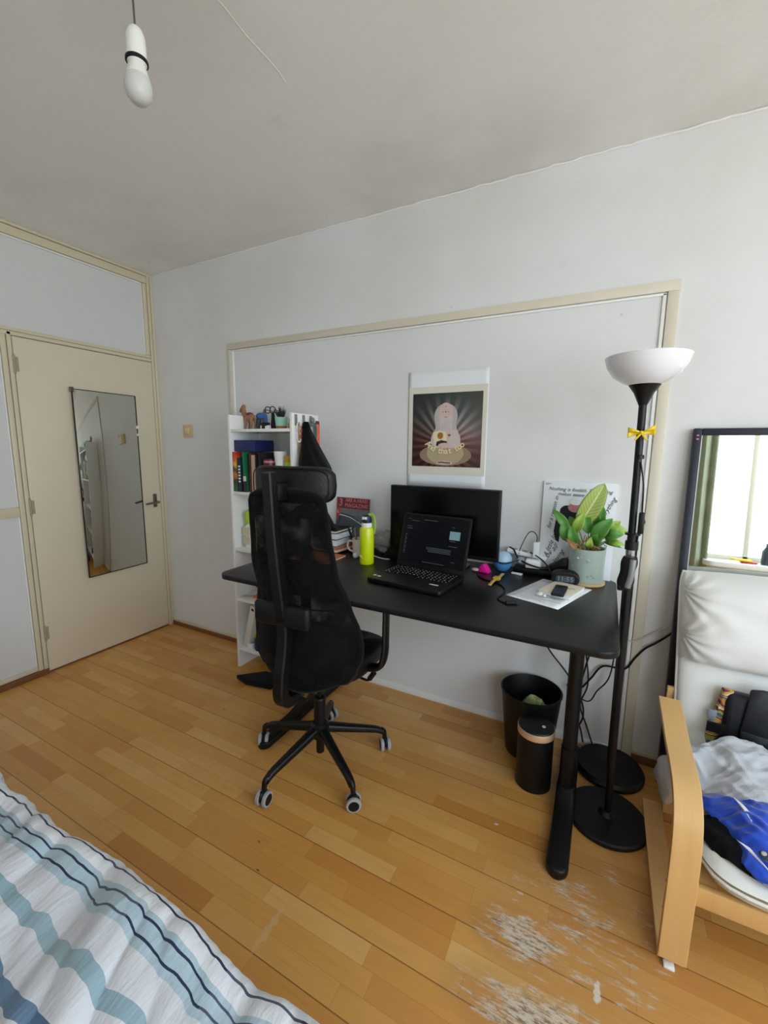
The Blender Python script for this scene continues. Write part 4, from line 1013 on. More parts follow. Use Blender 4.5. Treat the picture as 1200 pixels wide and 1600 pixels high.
# poster on the wall
t = thing('poster', 'white poster with dark square picture of a bald bearded sage, taped above the monitor', 'poster', (2.245, -.002, 1.51))
b = B().grid(lambda u, v: Vector((-.212+.424*u, -.0012+.0*u, -.295+.588*v)), 20, 20); b.out('sheet', 'paper', t, solid=.0006)
b = B().box((-.205, -.0032, -.232), (.208, -.0020, .215)); b.out('mount', 'mount_paper', t)
pic = B().grid(lambda u, v: Vector((-.183+.370*u, -.0042, -.190+.372*v)), 2, 2).out('picture', 'poster', t, solid=.0006)
def pf(name, poly, m_, k): 
    b = B(); b.prism(poly, -.0048-.0004*k-.0003, -.0048-.0004*k, 'y'); return b.out(name, m_, pic)
pf('print', ell(.0, -.130, .14, .055), 'printtan', 0); pf('print', ell(.0, -.120, .10, .062), 'printtan2', 1)
pf('robe', [(-.08, -.07), (-.075, -.035), (-.055, .0), (-.045, .06), (.045, .06), (.06, .0), (.078, -.035), (.082, -.075), (.05, -.095), (-.05, -.095)], 'fig', 2)
pf('hair', ell(0, .065, .062, .065), 'figgrey', 3); pf('hair_lock', [(-.06, .06), (-.05, -.01), (-.03, .0), (.03, .0), (.052, -.005), (.06, .06)], 'figgrey', 4)
pf('head', ell(0, .085, .037, .048), 'figskin', 5)
pf('beard', [(-.034, .07), (-.030, .01), (-.012, -.035), (.005, -.045), (.02, -.03), (.036, .01), (.036, .07), (.0, .056)], 'fig', 6)
b = B()
for k in range(9):
    xx = -.024+.006*k; zt = .045-.012*(k % 3); b.box((xx-.0006, -.0082, zt-.045), (xx+.0006, -.0076, zt))
b.out('beard_strands', 'figgrey', pic)
pf('hands', ell(.0, -.082, .036, .014), 'figskin', 9)
pf('book', [(-.068, -.015), (-.03, -.006), (.005, -.012), (.012, -.066), (-.02, -.05), (-.055, -.085)], 'printcream', 7)
pf('book_emblem', ell(-.026, -.032, .016, .017), 'printbrown', 8); pf('shadow', [(-.048, -.082), (-.045, -.062), (-.02, -.055), (.01, -.06), (.014, -.072), (-.02, -.07), (-.04, -.085)], 'printdark', 8)
pf('heart', [(.022, -.038), (.013, -.028), (.016, -.023), (.022, -.026), (.028, -.023), (.031, -.028)], 'printred', 8)
b = B()
for x in (-.014, .014): b.box((x-.005, -.0078, .086), (x+.005, -.0072, .088))
b.box((-.002, -.0078, .083), (.002, -.0072, .091)); b.box((-.002, -.0078, .112), (.002, -.0072, .117)); b.box((-.006, -.0078, .060), (.008, -.0072, .062)); b.out('features', 'printdark', pic)
b = B(); s_ = 'And that too'
for i, ch in enumerate(s_):
    if ch == ' ': continue
    a = math.radians(-42+84*i/(len(s_)-1)); R_ = .135
    b.merge(text_bm(ch, .043, bold=.0009), Matrix.Translation((R_*math.sin(a), -.0094, .024-R_*math.cos(a))) @ FRONT @ Matrix.Rotation(a, 4, 'Z'))
b.out('lettering', 'printcream', pic)
pf('cushion', [(-.045, -.175), (-.035, -.163), (.0, -.158), (.035, -.163), (.045, -.175), (.02, -.178), (-.02, -.178)], 'figskin', 3)
b = B()
for k in range(11): b.box((-.034+k*.006, -.0072, -.172+.0012*math.sin(k*.6)), (-.0295+k*.006, -.0066, -.165+.0012*math.sin(k*.6)))
b.out('signature', 'printdark', pic)

# ================================================================== OFFICE CHAIR
t = thing('office_chair', 'black high-back mesh office chair with headrest on five castors, seen from behind', 'office chair', (1.940, -.690, 0), math.radians(3))
st = B().lathe([(0, .125), (.026, .125), (.040, .135), (.044, .160), (.042, .19), (.030, .20), (.0, .20)], seg=28).out('base_hub', 'black_metal', t)
angs = [112, 184, 256, 328, 40]
for k, A in enumerate(angs):
    a = math.radians(A); dx, dy = math.cos(a), math.sin(a); R3 = Matrix.Rotation(a, 4, 'Z')
    b = B()
    def arm(u, v):
        # u around, v along
        r = .030+.262*v; zc = .170-.062*v; hh = .020-.006*v; ww = .0225-.008*v
        cu = 2*PI*u; c, s_ = math.cos(cu), math.sin(cu)
        if v > .9: zc -= .010*((v-.9)/.1)
        return Vector((r, ww*abs(c)**.7*(1 if c > 0 else -1), zc+hh*abs(s_)**.7*(1 if s_ > 0 else -1)))
    b.grid(arm, 20, 14, closeu=True, uv=False); bmesh.ops.holes_fill(b.bm, edges=[e for e in b.bm.edges if e.is_boundary], sides=40)
    b.tube([(.284, 0, .108), (.297, 0, .098), (.301, 0, .076), (.301, 0, .060)], lambda s: .0125-.003*s, 12, smooth=4)
    b.xf(R3); lg = b.out('leg', 'black_metal', t)
    ca = a + (.9, 2.0, .3, 1.1, 1.5)[k]
    C4 = Matrix.Translation((.305*dx, .305*dy, .030)) @ Matrix.Rotation(ca, 4, 'Z')
    cb = B(); cb.box((-.012, -.009, .006), (.012, .009, .036), .005); cb.ball((0, 0, .01), (.026, .0085, .026), 18); cb.xf(C4); c0 = cb.out('castor', 'black_plastic', t)
    for sd in (-1, 1):
        wb = B(); wb.lathe([(.0215, -.008), (.027, -.008), (.030, -.005), (.030, .005), (.027, .008), (.0215, .008)], (0, 0, 0), 28, rot=(PI/2, 0, 0)).xf(C4 @ Matrix.Translation((0, sd*.0155, 0))); wb.out('tyre', 'grey_rubber', c0)
        wb = B(); wb.lathe([(0, -.0075), (.022, -.0075), (.022, .0075), (0, .009)], (0, 0, 0), 24, rot=(PI/2, 0, 0)).xf(C4 @ Matrix.Translation((0, sd*.0155, 0))); wb.out('wheel', 'black_plastic', c0)
B().cyl((0, 0, .055), (0, 0, .14), .018, seg=24).cyl((0, 0, .18), (0, 0, .315), .027, .026, seg=28).lathe([(.026, 0), (.028, .004), (.024, .010), (0, .010)], (0, 0, .31), 24).out('column', 'black_plastic', t)
B().cyl((0, 0, .31), (0, 0, .44), .012, seg=20).out('gas_lift', 'black_gloss', t)
B().box((-.075, -.11, .425), (.075, .10, .490), .012).box((-.045, -.17, .395), (.045, -.08, .440), .008).out('mechanism', 'black_plastic', t)
B().tube([(.07, .06, .43), (.15, .06, .425), (.205, .06, .418), (.225, .062, .435)], .0055, 8, smooth=4).tube([(.215, .062, .425), (.236, .066, .458)], .0115, 12).out('lever', 'black_plastic', t)
B().tube([(-.07, .04, .43), (-.16, .04, .425), (-.21, .04, .42)], .0055, 8).tube([(-.18, .04, .424), (-.225, .04, .42)], .010, 12).out('lever', 'black_plastic', t)
# seat
def seatf(u, v):
    a = 2*PI*u; c, s_ = math.cos(a), math.sin(a); 
    px = .250*abs(c)**.5*(1 if c > 0 else -1); py = .208*abs(s_)**.55*(1 if s_ > 0 else -1)+.052
    k = [(.80, .487), (.97, .491), (1, .510), (1, .548), (.96, .570), (.80, .580), (.45, .576), (.02, .573)][v]
    return Vector((px*k[0], py*k[0], k[1]+(.012*(max(0, -c*c+.2)) if k[1] > .53 else 0)-.018*max(0, (py-.17)/.08)))
b = B(); rings = [[b.bm.verts.new(seatf(i/48, j)) for i in range(48)] for j in range(8)]
for r0, r1 in zip(rings, rings[1:]):
    for i in range(48): b._f([r0[i], r0[(i+1) % 48], r1[(i+1) % 48], r1[i]])
b._f(rings[0][::-1]); b._f(rings[-1]); b.out('seat', 'black_leather', t, sharp=60, sub=1)
# back
def interp(tab, z):
    for (z0, v0), (z1, v1) in zip(tab, tab[1:]):
        if z <= z1:
            s_ = (z-z0)/(z1-z0); s_ = s_*s_*(3-2*s_); return v0+(v1-v0)*s_
    return tab[-1][1]
HW = [(.495, .150), (.515, .200), (.55, .228), (.62, .249), (.72, .236), (.82, .208), (.95, .189), (1.10, .174), (1.205, .166), (1.228, .158), (1.243, .138), (1.248, .118)]
YC = [(.505, -.212), (.60, -.226), (.72, -.205), (.80, -.200), (.95, -.220), (1.10, -.232), (1.245, -.240)]
WR = [(.505, .07), (.64, .105), (.80, .07), (1.0, .035), (1.245, .022)]
def backp(u, z, off=0):
    s_ = (u-.5)*2; w = interp(HW, z); return Vector((s_*w+.016*max(0, min(1, (.95-z)/.25)), interp(YC, z)+interp(WR, z)*abs(s_)**2.2+off, z+(.012*(1-s_*s_) if z > 1.2 else 0)-(.02*(1-s_*s_)*(1 if z < .56 else 0)*(.56-z)/.055 if z < .56 else 0)))
b = B().grid(lambda u, v: backp(u, .495+.753*v), 28, 50); b.out('backrest', 'mesh', t)
b = B().grid(lambda u, v: backp(u, .495+.753*v, .022)*1.0, 28, 50); 
for v in b.bm.verts: v.co.x *= .97
b.out('backrest_lining', 'mesh', t)
rim = [backp(0, .495+.753*k/40) for k in range(41)]+[backp(k/16, 1.248) for k in range(1, 16)]+[backp(1, 1.248-.753*k/40) for k in range(41)]+[backp(1-k/16, .495) for k in range(1, 16)]
rim = [p+Vector((0, .010, 0)) for p in rim]; rim.append(rim[0])
B().tube(rim, .0105, 10, cap=False, flat=(1, 1.1)).out('backrest_frame', 'black_fabric', t)
for z in (1.16, .80): B().tube([backp(u/10, z, .012) for u in range(11)], .003, 6).out('seam', 'black_fabric', t)
b = B().grid(lambda u, v: backp(.06+.88*u, .51+.20*v, .008), 20, 12); b.out('lower_cover', 'black_fabric', t, solid=.006)
# lumbar pad
B().box((-.125, -.262, .745), (.125, -.225, .835), .016, 3).out('lumbar_pad', 'black_leather', t)
# spine: flat bent bar behind the back
sp = [(-.16, .428), (-.205, .425), (-.245, .440), (-.266, .480), (-.258, .56), (-.238, .65), (-.232, .74), (-.250, .86), (-.270, 1.0), (-.283, 1.12), (-.292, 1.25), (-.298, 1.325)]
P = catmull([(0, y, z) for y, z in sp], 6)
b = B(); rings = []
for i, p in enumerate(P):
    tg = (P[min(i+1, len(P)-1)]-P[max(i-1, 0)]).normalized(); nn = Vector((1, 0, 0)).cross(tg).normalized()
    s_ = i/(len(P)-1); w = .024-.004*s_; d_ = .019+.006*math.sin(PI*s_)
    prof = [(-1, -1), (-1, 1), (1, 1), (1, -1)]
    ring = []
    for cx, cy in ((-1, -.7), (-1, .7), (-.8, 1), (.8, 1), (1, .7), (1, -.7), (.8, -1), (-.8, -1)): ring.append(b.bm.verts.new(p+Vector((1, 0, 0))*w*cx+nn*d_*cy))
    rings.append(ring)
for r0, r1 in zip(rings, rings[1:]):
    for i in range(8): b._f([r0[i], r0[(i+1) % 8], r1[(i+1) % 8], r1[i]])
b._f(rings[0]); b._f(rings[-1]); b.out('spine', 'black_plastic', t, sharp=25)
b = B().box((-.018, -.285, 1.225), (.030, -.225, 1.285), .006).box((-.02, -.262, .765), (.02, -.225, .81), .004); b.out('bracket', 'black_plastic', t)
B().cyl((-.022, -.16, .433), (.045, -.16, .433), .014, seg=16).out('pivot', 'chrome', t)
# headrest: curved padded block
def hrf(u, v):
    s_ = (u-.5)*2; a = 2*PI*v; c, q = math.cos(a), math.sin(a)
    e = max(0, 1-abs(s_)**7)**.5
    return Vector((s_*.182, -.200+.055*s_*s_+.031*c*(abs(c)**-.35 if abs(c) > .01 else 1)*max(e, .0), 1.272+.068*(abs(q)**.55)*(1 if q > 0 else -1)*(max(0, 1-abs(s_)**9)**.45)+.004))
b = B(); n = 40; g = [[b.bm.verts.new(hrf(i/(n-1), j/36)) for j in range(36)] for i in range(n)]
for i in range(n-1):
    for j in range(36): b._f([g[i][j], g[i][(j+1) % 36], g[i+1][(j+1) % 36], g[i+1][j]])
bmesh.ops.remove_doubles(b.bm, verts=b.bm.verts[:], dist=.0005)
b.out('headrest', 'black_leather', t, sharp=70)
def hloop(yoff, k): 
    L_ = []
    for j in range(37):
        a = 2*PI*j/36; c, q = math.cos(a), math.sin(a); x = .172*abs(c)**.35*(1 if c > 0 else -1); z = 1.276+.060*abs(q)**.5*(1 if q > 0 else -1)
        L_.append((x, -.200+.055*(x/.182)**2+yoff, z))
    return L_
b = B().tube(hloop(-.029, 1), .0022, 6, cap=False); b.out('headrest_piping', 'black_gloss', t)
# armrests
for sx in (-1, 1):
    b = B(); b.tube([(sx*.20, -.01, .522), (sx*.27, -.01, .526), (sx*.304, -.01, .548), (sx*.317, -.005, .60), (sx*.317, .0, .66), (sx*.314, .01, .772)], lambda s: .023-.003*s, 12, smooth=5, flat=(.62, 1.25)); ar = b.out('armrest', 'black_plastic', t)
    B().box((sx*.312-.036, .0, .768), (sx*.312+.036, .235, .794), .011, 3).out('arm_pad', 'black_leather', ar)

# ================================================================== FLOOR ITEMS
t = thing('waste_bin', 'large open black waste bin under the desk', 'bin', (2.758, -.152, 0))
B().lathe([(0, .006), (.100, .0), (.104, .004), (.133, .300), (.137, .302), (.137, .308), (.131, .310), (.128, .300), (.099, .012), (0, .012)], seg=44).out('bucket', 'black_plastic', t)
one(B().ball((0, 0, 0), (.05, .035, .03), 20).wob(.02, 30, 4), 'crumpled_wrapper', 'rubbish', 'crumpled green wrapper inside the large bin', 'rubbish', (2.775, -.16, .240), sharp=20)
one(B().ball((0, 0, 0), (.035, .025, .02), 16).wob(.014, 45, 9), 'crumpled_paper', 'skyblue', 'pale blue scrap beside the green wrapper in the bin', 'rubbish', (2.83, -.165, .232), sharp=20)
one(B().ball((0, 0, 0), (.09, .09, .03), 20).wob(.015, 25, 2), 'bin_rubbish', 'darkcloth', 'dark rubbish filling the bottom of the large bin', 'rubbish', (2.765, -.165, .19))
t = thing('small_bin', 'small black lidded bin with copper ring before the large bin', 'bin', (2.812, -.357, 0))
B().lathe([(0, 0), (.068, 0), (.072, .004), (.072, .235), (.072, .238), (0, .238)], seg=44).out('body', 'black_metal', t)
B().lathe([(.0725, .236), (.0745, .238), (.0745, .264), (.0735, .266), (.070, .266)], seg=44).out('ring', 'rose', t, label='copper-coloured ring')
ld = B().lathe([(.071, .262), (.072, .267), (.069, .272), (.0, .274)], seg=44).out('lid', 'black_plastic', t)
B().tube([(.030+.006*math.cos(a*PI/6), -.006+.006*math.sin(a*PI/6), .2735) for a in range(13)], .0016, 6, cap=False).lathe([(0, 0), (.003, 0), (0, .001)], (.030, -.006, .2735), 10).out('logo', 'white', ld)

# floor lamp
t = thing('floor_lamp', 'black uplighter floor lamp with white bowl shade and yellow bow at its pole', 'lamp', (3.092, -.415, 0))
B().lathe([(0, 0), (.140, 0), (.143, .004), (.143, .016), (.138, .022), (.03, .026), (.016, .040), (0, .042)], seg=56).out('base', 'black_metal', t)
B().tube([(.004, 0, .02), (-.004, 0, .9), (-.012, 0, 1.57)], .0122, 18).out('pole', 'black_metal', t)
B().lathe([(0, 0), (.013, .0), (.018, .012), (.030, .04), (.048, .066), (.046, .067), (0, .06)], (-.012, 0, 1.563), 36).out('shade_holder', 'black_plastic', t)
B().lathe([(.046, .0), (.070, .010), (.098, .031), (.117, .060), (.126, .090), (.124, .092), (.114, .061), (.095, .034), (.068, .014), (.0, .004)], (-.012, 0, 1.628), 56).out('shade', 'shade', t)
B().lathe([(.0125, 0), (.015, .001), (.015, .012), (.0125, .014)], (-.007, 0, 1.385), 20).out('collar', 'black_plastic', t)
cd = B().tube([(-.002, -.012, 1.375), (.012, -.015, 1.30), (.016, -.014, 1.22), (.018, -.012, 1.17), (.010, -.012, 1.11), (.012, -.006, 1.05), (.012, .015, .95), (.010, .018, .5), (.012, .02, .06)], .0028, 8, smooth=6).out('cord', 'black_plastic', t)
B().box((.008, -.022, 1.13), (.026, -.004, 1.205), .005).box((.024, -.016, 1.165), (.029, -.010, 1.178), .002).out('cord_switch', 'black_plastic', cd)
# bow tied on the pole
t = thing('ribbon_bow', 'small yellow ribbon bow tied round the floor lamp pole', 'bow', (3.083, -.430, 1.473))
for sx in (-1, 1):
    b = B().grid(lambda u, v: Vector((sx*(.004+.036*v), -.002-.006*math.sin(PI*v)*(1 if u > .5 else -1), (.004+.014*v)*(u-.5)*2+.004*sx*v+.004*v)), 7, 8); b.out('loop', 'yellow', t, solid=.0015)
    B().grid(lambda u, v: Vector((sx*(.002+.016*v)+.008*(u-.5), -.004, -.004-.022*v)), 4, 5).out('tail', 'yellow', t, solid=.001)
B().ball((0, -.002, 0), (.006, .006, .006), 10).out('knot', 'yellow', t)
# second stand behind with a grip
t = thing('floor_stand', 'thick round black stand base nearest the wall, behind the floor lamp', 'stand', (3.101, -.13, 0))
B().lathe([(0, 0), (.130, 0), (.137, .006), (.139, .022), (.130, .036), (.05, .042), (.02, .05), (0, .052)], seg=56).out('base', 'black_plastic', t)
B().tube([(0, 0, .04), (-.006, -.06, .55), (-.012, -.13, .93)], .010, 14).out('pole', 'black_metal', t)
t = thing('pole_clamp', 'grey and black hand grip clamped to the floor lamp pole at desk height', 'clamp', (3.088, -.43, 0))
b = B()
def gf(u, v):
    a = 2*PI*u; z = .935+.115*v; wx = .020+.006*math.sin(PI*v)+.003*math.sin(v*9)
    return Vector((-.002+wx*math.cos(a)-.010*(1-v), -.016+.016*math.sin(a), z))
b.grid(gf, 24, 20, closeu=True); bmesh.ops.holes_fill(b.bm, edges=[e for e in b.bm.edges if e.is_boundary], sides=40); b.out('grip', 'black_plastic', t)
B().tube([(-.004, -.035, .945), (.004, -.038, .99), (.006, -.036, 1.045)], lambda s: .010, 12, smooth=3, flat=(1, .7)).out('grip_inlay', 'greymetal', t)
B().box((-.034, -.030, .928), (-.016, .004, .948), .005).out('trigger', 'black_plastic', t)
B().cyl((0, 0.015, 1.070), (0, .015, 1.100), .021, seg=22).lathe([(0, 0), (.024, 0), (.024, .006), (0, .006)], (0, .015, 1.122), 22).cyl((0, .015, 1.1), (0, .015, 1.125), .016, seg=18).out('collar', 'black_plastic', t)
B().cyl((0, .015, 1.048), (0, .015, 1.072), .0165, seg=18).out('ferrule', 'chrome', t)

# cables under the desk
def cable(pts, label, r=.0035, m_='black_plastic', grp=None): return one(B().tube(pts, r, 8, smooth=7), 'power_cable', m_, label, 'cable', group=grp)
cable([(2.70, -.04, .81), (2.73, -.03, .65), (2.80, -.03, .48), (2.90, -.03, .36), (2.97, -.03, .24), (2.98, -.04, .16), (2.95, -.05, .11), (2.92, -.05, .13)], 'black cable sagging from the desk back behind the bin to the leg', .004)
cable([(2.84, -.03, .80), (2.86, -.03, .68), (2.91, -.03, .60), (2.95, -.03, .56), (2.985, -.03, .50), (2.975, -.03, .42), (2.955, -.03, .30), (2.94, -.03, .20), (2.975, -.03, .10), (2.99, -.045, .045)], 'black cable hanging near the desk leg and dropping to floor', .004)
cable([(2.87, -.02, .80), (2.90, -.02, .70), (2.94, -.02, .62), (2.99, -.02, .35), (2.965, -.02, .22), (3.00, -.025, .12), (3.035, -.035, .03)], 'black cable twisting down beside the lamp pole', .0035)
cable([(2.90, -.02, .30), (2.955, -.02, .295), (3.0, -.02, .36), (3.045, -.015, .43), (3.13, -.015, .44), (3.165, -.018, .50), (3.20, -.02, .555), (3.25, -.015, .60), (3.36, -.012, .72)], 'thick black cable running along the wall behind mirror', .0045)
cable([(2.94, -.03, .26), (3.0, -.03, .25), (3.03, -.03, .31), (3.075, -.035, .40), (3.09, -.05, .60)], 'thin black cable looping up to the floor lamp', .003)
cable([(3.00, -.010, .60), (3.12, -.018, .572), (3.18, -.018, .595), (3.245, -.012, .645), (3.36, -.012, .74)], 'white cable along the wall above the thick black one', .003, 'cable_white')
one(B().prism([(-.12, -.05), (-.02, -.08), (.14, -.07), (.20, 0), (.16, .05), (.02, .06)], 0.0, .03, 'z', .006).wob(.006, 20), 'floor_bag', 'black_fabric', 'flat black bag lying on the floor beside the bookshelf', 'bag', (1.20, -.315, .006), (0, 0, .1))

# leaning mirror
t = thing('floor_mirror', 'large dark-blue framed mirror leaning on the wall behind the armchair', 'mirror', (3.283, -.112, .004), 0, rot=(-.052, 0, 0))
W_, H_ = .60, 1.500
for (a, b_) in (((0, 0, 0), (.027, .030, H_)), ((W_-.027, 0, 0), (W_, .030, H_)), ((.027, 0, H_-.027), (W_-.027, .030, H_)), ((.027, 0, 0), (W_-.027, .030, .027))):
    B().box(a, b_, .003).out('frame', 'navy_frame', t)
B().box((.024, .010, .024), (W_-.024, .016, H_-.024)).out('glass', 'mirror', t)
B().box((.027, .006, .027), (.0295, .011, H_-.027)).out('inner_edge', 'white', t)
B().box((.010, -.0012, H_-.030), (.018, .001, H_-.025)).box((.010, -.0012, H_-.044), (.018, .001, H_-.039)).out('sticker', 'printpink', t)

# ================================================================== ARMCHAIR
t = thing('armchair', 'bentwood birch armchair with white leather cushions in front of the mirror', 'armchair', (0, 0, 0))
def strip(name, path, x0, x1, th, parent, m_='birch', sm=6):
    P = catmull([(0, y, z) for y, z in path], sm); b = B(); R_ = []
    for i, p in enumerate(P):
        tg = (P[min(i+1, len(P)-1)]-P[max(i-1, 0)]).normalized(); nn = Vector((1, 0, 0)).cross(tg).normalized()
        R_.append([b.bm.verts.new(Vector((xx, p.y, p.z))+nn*k) for xx, k in ((x0, -th/2), (x1, -th/2), (x1, th/2), (x0, th/2))])
    for r0, r1 in zip(R_, R_[1:]):
        for i in range(4): b._f([r0[i], r0[(i+1) % 4], r1[(i+1) % 4], r1[i]])
    b._f(R_[0]); b._f(R_[-1]); return b.out(name, m_, parent, sharp=28, bevel=.0015)
for x0 in (3.220, 3.852):
    x1 = x0+.066
    strip('arm_frame', [(-.385, .530), (-.50, .520), (-.62, .507), (-.73, .503), (-.795, .492), (-.845, .455), (-.867, .395), (-.873, .30), (-.872, .18), (-.869, .03)], x0, x1, .020, t)
    strip('runner', [(-.862, .018), (-.70, .016), (-.50, .016), (-.30, .016), (-.26, .018)], x0+.001, x1-.001, .018, t)
    strip('rear_leg', [(-.225, .02), (-.235, .12), (-.27, .25), (-.33, .42), (-.385, .515)], x0+.012, x1-.012, .02, t) if x0 > 3.5 else None
    B().box((x0+.016, -.880, 0), (x1-.024, -.858, .008), .002).out('felt_pad', 'white', t)
    b = B()
    for z in (.175, .26): b.cyl((x0-.002, -.868, z), (x0+.004, -.868, z), .004, seg=10)
    b.out('screw', 'chrome', t)
B().box((3.286, -.862, .212), (3.852, -.842, .270), .004).out('crossbar', 'birch', t)
B().box((3.286, -.300, .02), (3.852, -.282, .072), .004).out('crossbar', 'birch', t)
for x0 in (3.298, 3.80): strip('seat_rail', [(-.842, .255), (-.70, .258), (-.45, .24), (-.30, .24), (-.22, .30), (-.185, .42), (-.15, .62), (-.12, .85)], x0, x0+.04, .016, t)
B().box((3.270, -.205, .40), (3.300, -.188, .495), .003, rot=(.1, 0, 0)).out('side_block', 'birch', t)
# seat base cushion (beige) and white seat cushion
def pad(x0, x1, y0, y1, z, th, r, sag=0, seed=0, slope=0, n=44, m=44, wr=.003):
    b = B()
    def top(u, v, s_):
        x = x0+(x1-x0)*u; y = y0+(y1-y0)*v
        # superellipse plan remap
        cx, cy = (x0+x1)/2, (y0+y1)/2; ax, ay = (u-.5)*2, (v-.5)*2
        mx = max(abs(ax), abs(ay)); 
        if mx > 0:
            nrm = (abs(ax)**6+abs(ay)**6)**(1/6); k = mx/nrm if nrm else 1
        else: k = 1
        px = cx+ax*k*(x1-x0)/2; py = cy+ay*k*(y1-y0)/2
        e = max(0, 1-mx**5)**.5
        zz = z+slope*(v)+s_*th/2*(e)-(sag*(1-ax*ax)*(1-ay*ay))
        q = Vector((px, py, zz)); q.z += wr*noise.noise(Vector((px*14+seed, py*14, s_)))*e
        return q
    b.grid(lambda u, v: top(u, v, 1), n, m); b.grid(lambda u, v: top(u, v, -1), n, m)
    bmesh.ops.remove_doubles(b.bm, verts=b.bm.verts[:], dist=.0004); return b
pad(3.302, 3.838, -.872, -.22, .286, .036, .06, slope=.0, seed=2, wr=.006).out('seat_base_cushion', 'beige_cushion', t, sharp=60, label='beige lower cushion')
sc_ = pad(3.292, 3.848, -.885, -.20, .324, .044, .07, sag=.01, slope=-.02, seed=5).out('seat_cushion', 'chairwhite', t, sharp=60)
b = B(); L_ = []
for k in range(65):
    a = 2*PI*k/64; c, s_ = math.cos(a), math.sin(a); nrm = (abs(c)**6+abs(s_)**6)**(1/6)
    L_.append((3.57+.279*c/nrm, -.5425+.3435*s_/nrm, .312-.0))
B().tube(L_, .0045, 8, cap=False).out('piping', 'chairwhite', sc_)
# backrest cushion
BX0, BX1 = 3.286, 3.856
def bcf(u, v, s_):
    # v: 0 bottom .. 1 top ; pillow on the upper half
    ax = (u-.5)*2; z = .30+.645*v
    yb_ = -.255+.155*v                                   # leaning plane
    edge = max(0, 1-abs(ax)**9)**.5; ev = max(0, 1-(abs(v-.5)*2)**14)**.5
    w = (BX1-BX0)/2*(1-.055*(1-v)); x = (BX0+BX1)/2+ax*w*(1-.03*max(0, (v-.9)/.1)**2)
    th = .034*edge*ev
    if s_ > 0 and v > .5:
        k = (v-.5)/.5; bul = .075*max(0, 1-(abs(k-.5)*2)**4)**.5*max(0, 1-abs(ax)**6)**.6
        for kc, am in ((.80, .0075), (.30, .0065)):
            dx, dz = (1-abs(ax))*.28, (k-kc)*.32; rad = math.hypot(dx, dz)
            if rad > 1e-5: bul += am*math.exp(-rad/.085)*min(1, rad/.015)*math.cos(math.atan2(dz, dx)*12+.6*math.sin(rad*40))
        bul += .004*noise.noise(Vector((ax*3, k*4, 2.2)))
        th += bul
    zz = z-.045*(ax*.5+.5)*0+(-.0)*v
    return Vector((x, yb_-s_*th, zz+(.010*(1-ax*ax) if v > .9 else 0)))
b = B(); b.grid(lambda u, v: bcf(u, v, 1), 150, 150); b.grid(lambda u, v: bcf(u, v, -1), 150, 150)
bmesh.ops.remove_doubles(b.bm, verts=b.bm.verts[:], dist=.0004)
bc = b.out('back_cushion', 'chairwhite', t, sharp=75)
B().tube([tuple(bcf(0, k/30, 0)) for k in range(31)], .006, 8).out('piping', 'chairwhite', bc)
B().tube([tuple(bcf(.02+.96*k/30, .502, 1)) for k in range(31)], .004, 8).out('seam', 'chairwhite', bc)
B().box((3.388, -.292, .445), (3.412, -.286, .485), .001, rot=(.23, 0, -.1)).out('care_label', 'greyink', t)

# ---- things on the armchair
t = thing('shoulder_bag', 'black leather bag with flap standing on the armchair seat', 'bag', (3.53, -.305, .335), 0, rot=(-.18, 0, -.05))
B().box((-.100, -.03, 0), (.14, .04, .225), .022, 3).out('body', 'bagleather', t)
B().prism([(-.055, .105), (.14, .09), (.14, .25), (.0, .262), (-.035, .255)], -.045, -.028, 'y', .006).out('flap', 'bagleather', t)
B().box((-.055, -.044, .015), (.10, -.028, .115), .008).out('pocket', 'bagleather', t)
one(B().box((-.06, -.006, -.018), (.0, .006, .018), .003), 'bag_strap', 'black_fabric', 'short black webbing strap sticking out left of the leather bag', 'strap', (3.445, -.305, .425), (0, .03, 0))
b = B().tube([(3.408, -.262, .34), (3.415, -.268, .40), (3.425, -.272, .46), (3.435, -.272, .52), (3.440, -.270, .565)], lambda s: .024-.006*s, 14, smooth=4, flat=(1, .7)).wob(.004, 60)
one(b, 'knitted_scarf', 'knit', 'multicolour striped knitted scarf tucked behind the black bag', 'scarf')
shirt = [[(3.315, -.445, .405), (3.374, -.42, .430), (3.444, -.40, .455), (3.532, -.38, .440), (3.63, -.36, .42)],
         [(3.300, -.48, .402), (3.374, -.47, .415), (3.442, -.46, .442), (3.542, -.44, .432), (3.64, -.43, .41)],
         [(3.318, -.51, .378), (3.376, -.505, .388), (3.440, -.50, .422), (3.542, -.48, .425), (3.64, -.48, .41)],
         [(3.331, -.545, .358), (3.378, -.54, .382), (3.439, -.54, .412), (3.530, -.53, .415), (3.64, -.53, .405)],
         [(3.339, -.60, .330), (3.377, -.60, .356), (3.426, -.61, .386), (3.512, -.60, .40), (3.64, -.60, .395)]]
one(cloth(shirt, 60, 60, .010, 22, 3), 'grey_shirt', 'greyshirt', 'crumpled light grey shirt draped over the armchair seat and arm', 'shirt', solid=.004, sharp=80)
jer = [[(3.322, -.60, .352), (3.38, -.58, .365), (3.44, -.57, .378), (3.53, -.56, .38), (3.62, -.55, .38)],
       [(3.326, -.655, .358), (3.375, -.655, .378), (3.43, -.66, .392), (3.52, -.66, .395), (3.62, -.66, .39)],
       [(3.345, -.70, .352), (3.378, -.715, .378), (3.42, -.73, .395), (3.51, -.73, .395), (3.62, -.74, .39)],
       [(3.378, -.755, .355), (3.40, -.775, .372), (3.43, -.79, .382), (3.51, -.80, .385), (3.62, -.81, .38)],
       [(3.378, -.815, .345), (3.395, -.84, .350), (3.425, -.862, .352), (3.51, -.865, .352), (3.62, -.865, .35)]]
t = thing('blue_jersey', 'shiny blue sports jersey with white trim crumpled at the seat front', 'shirt', (0, 0, 0))
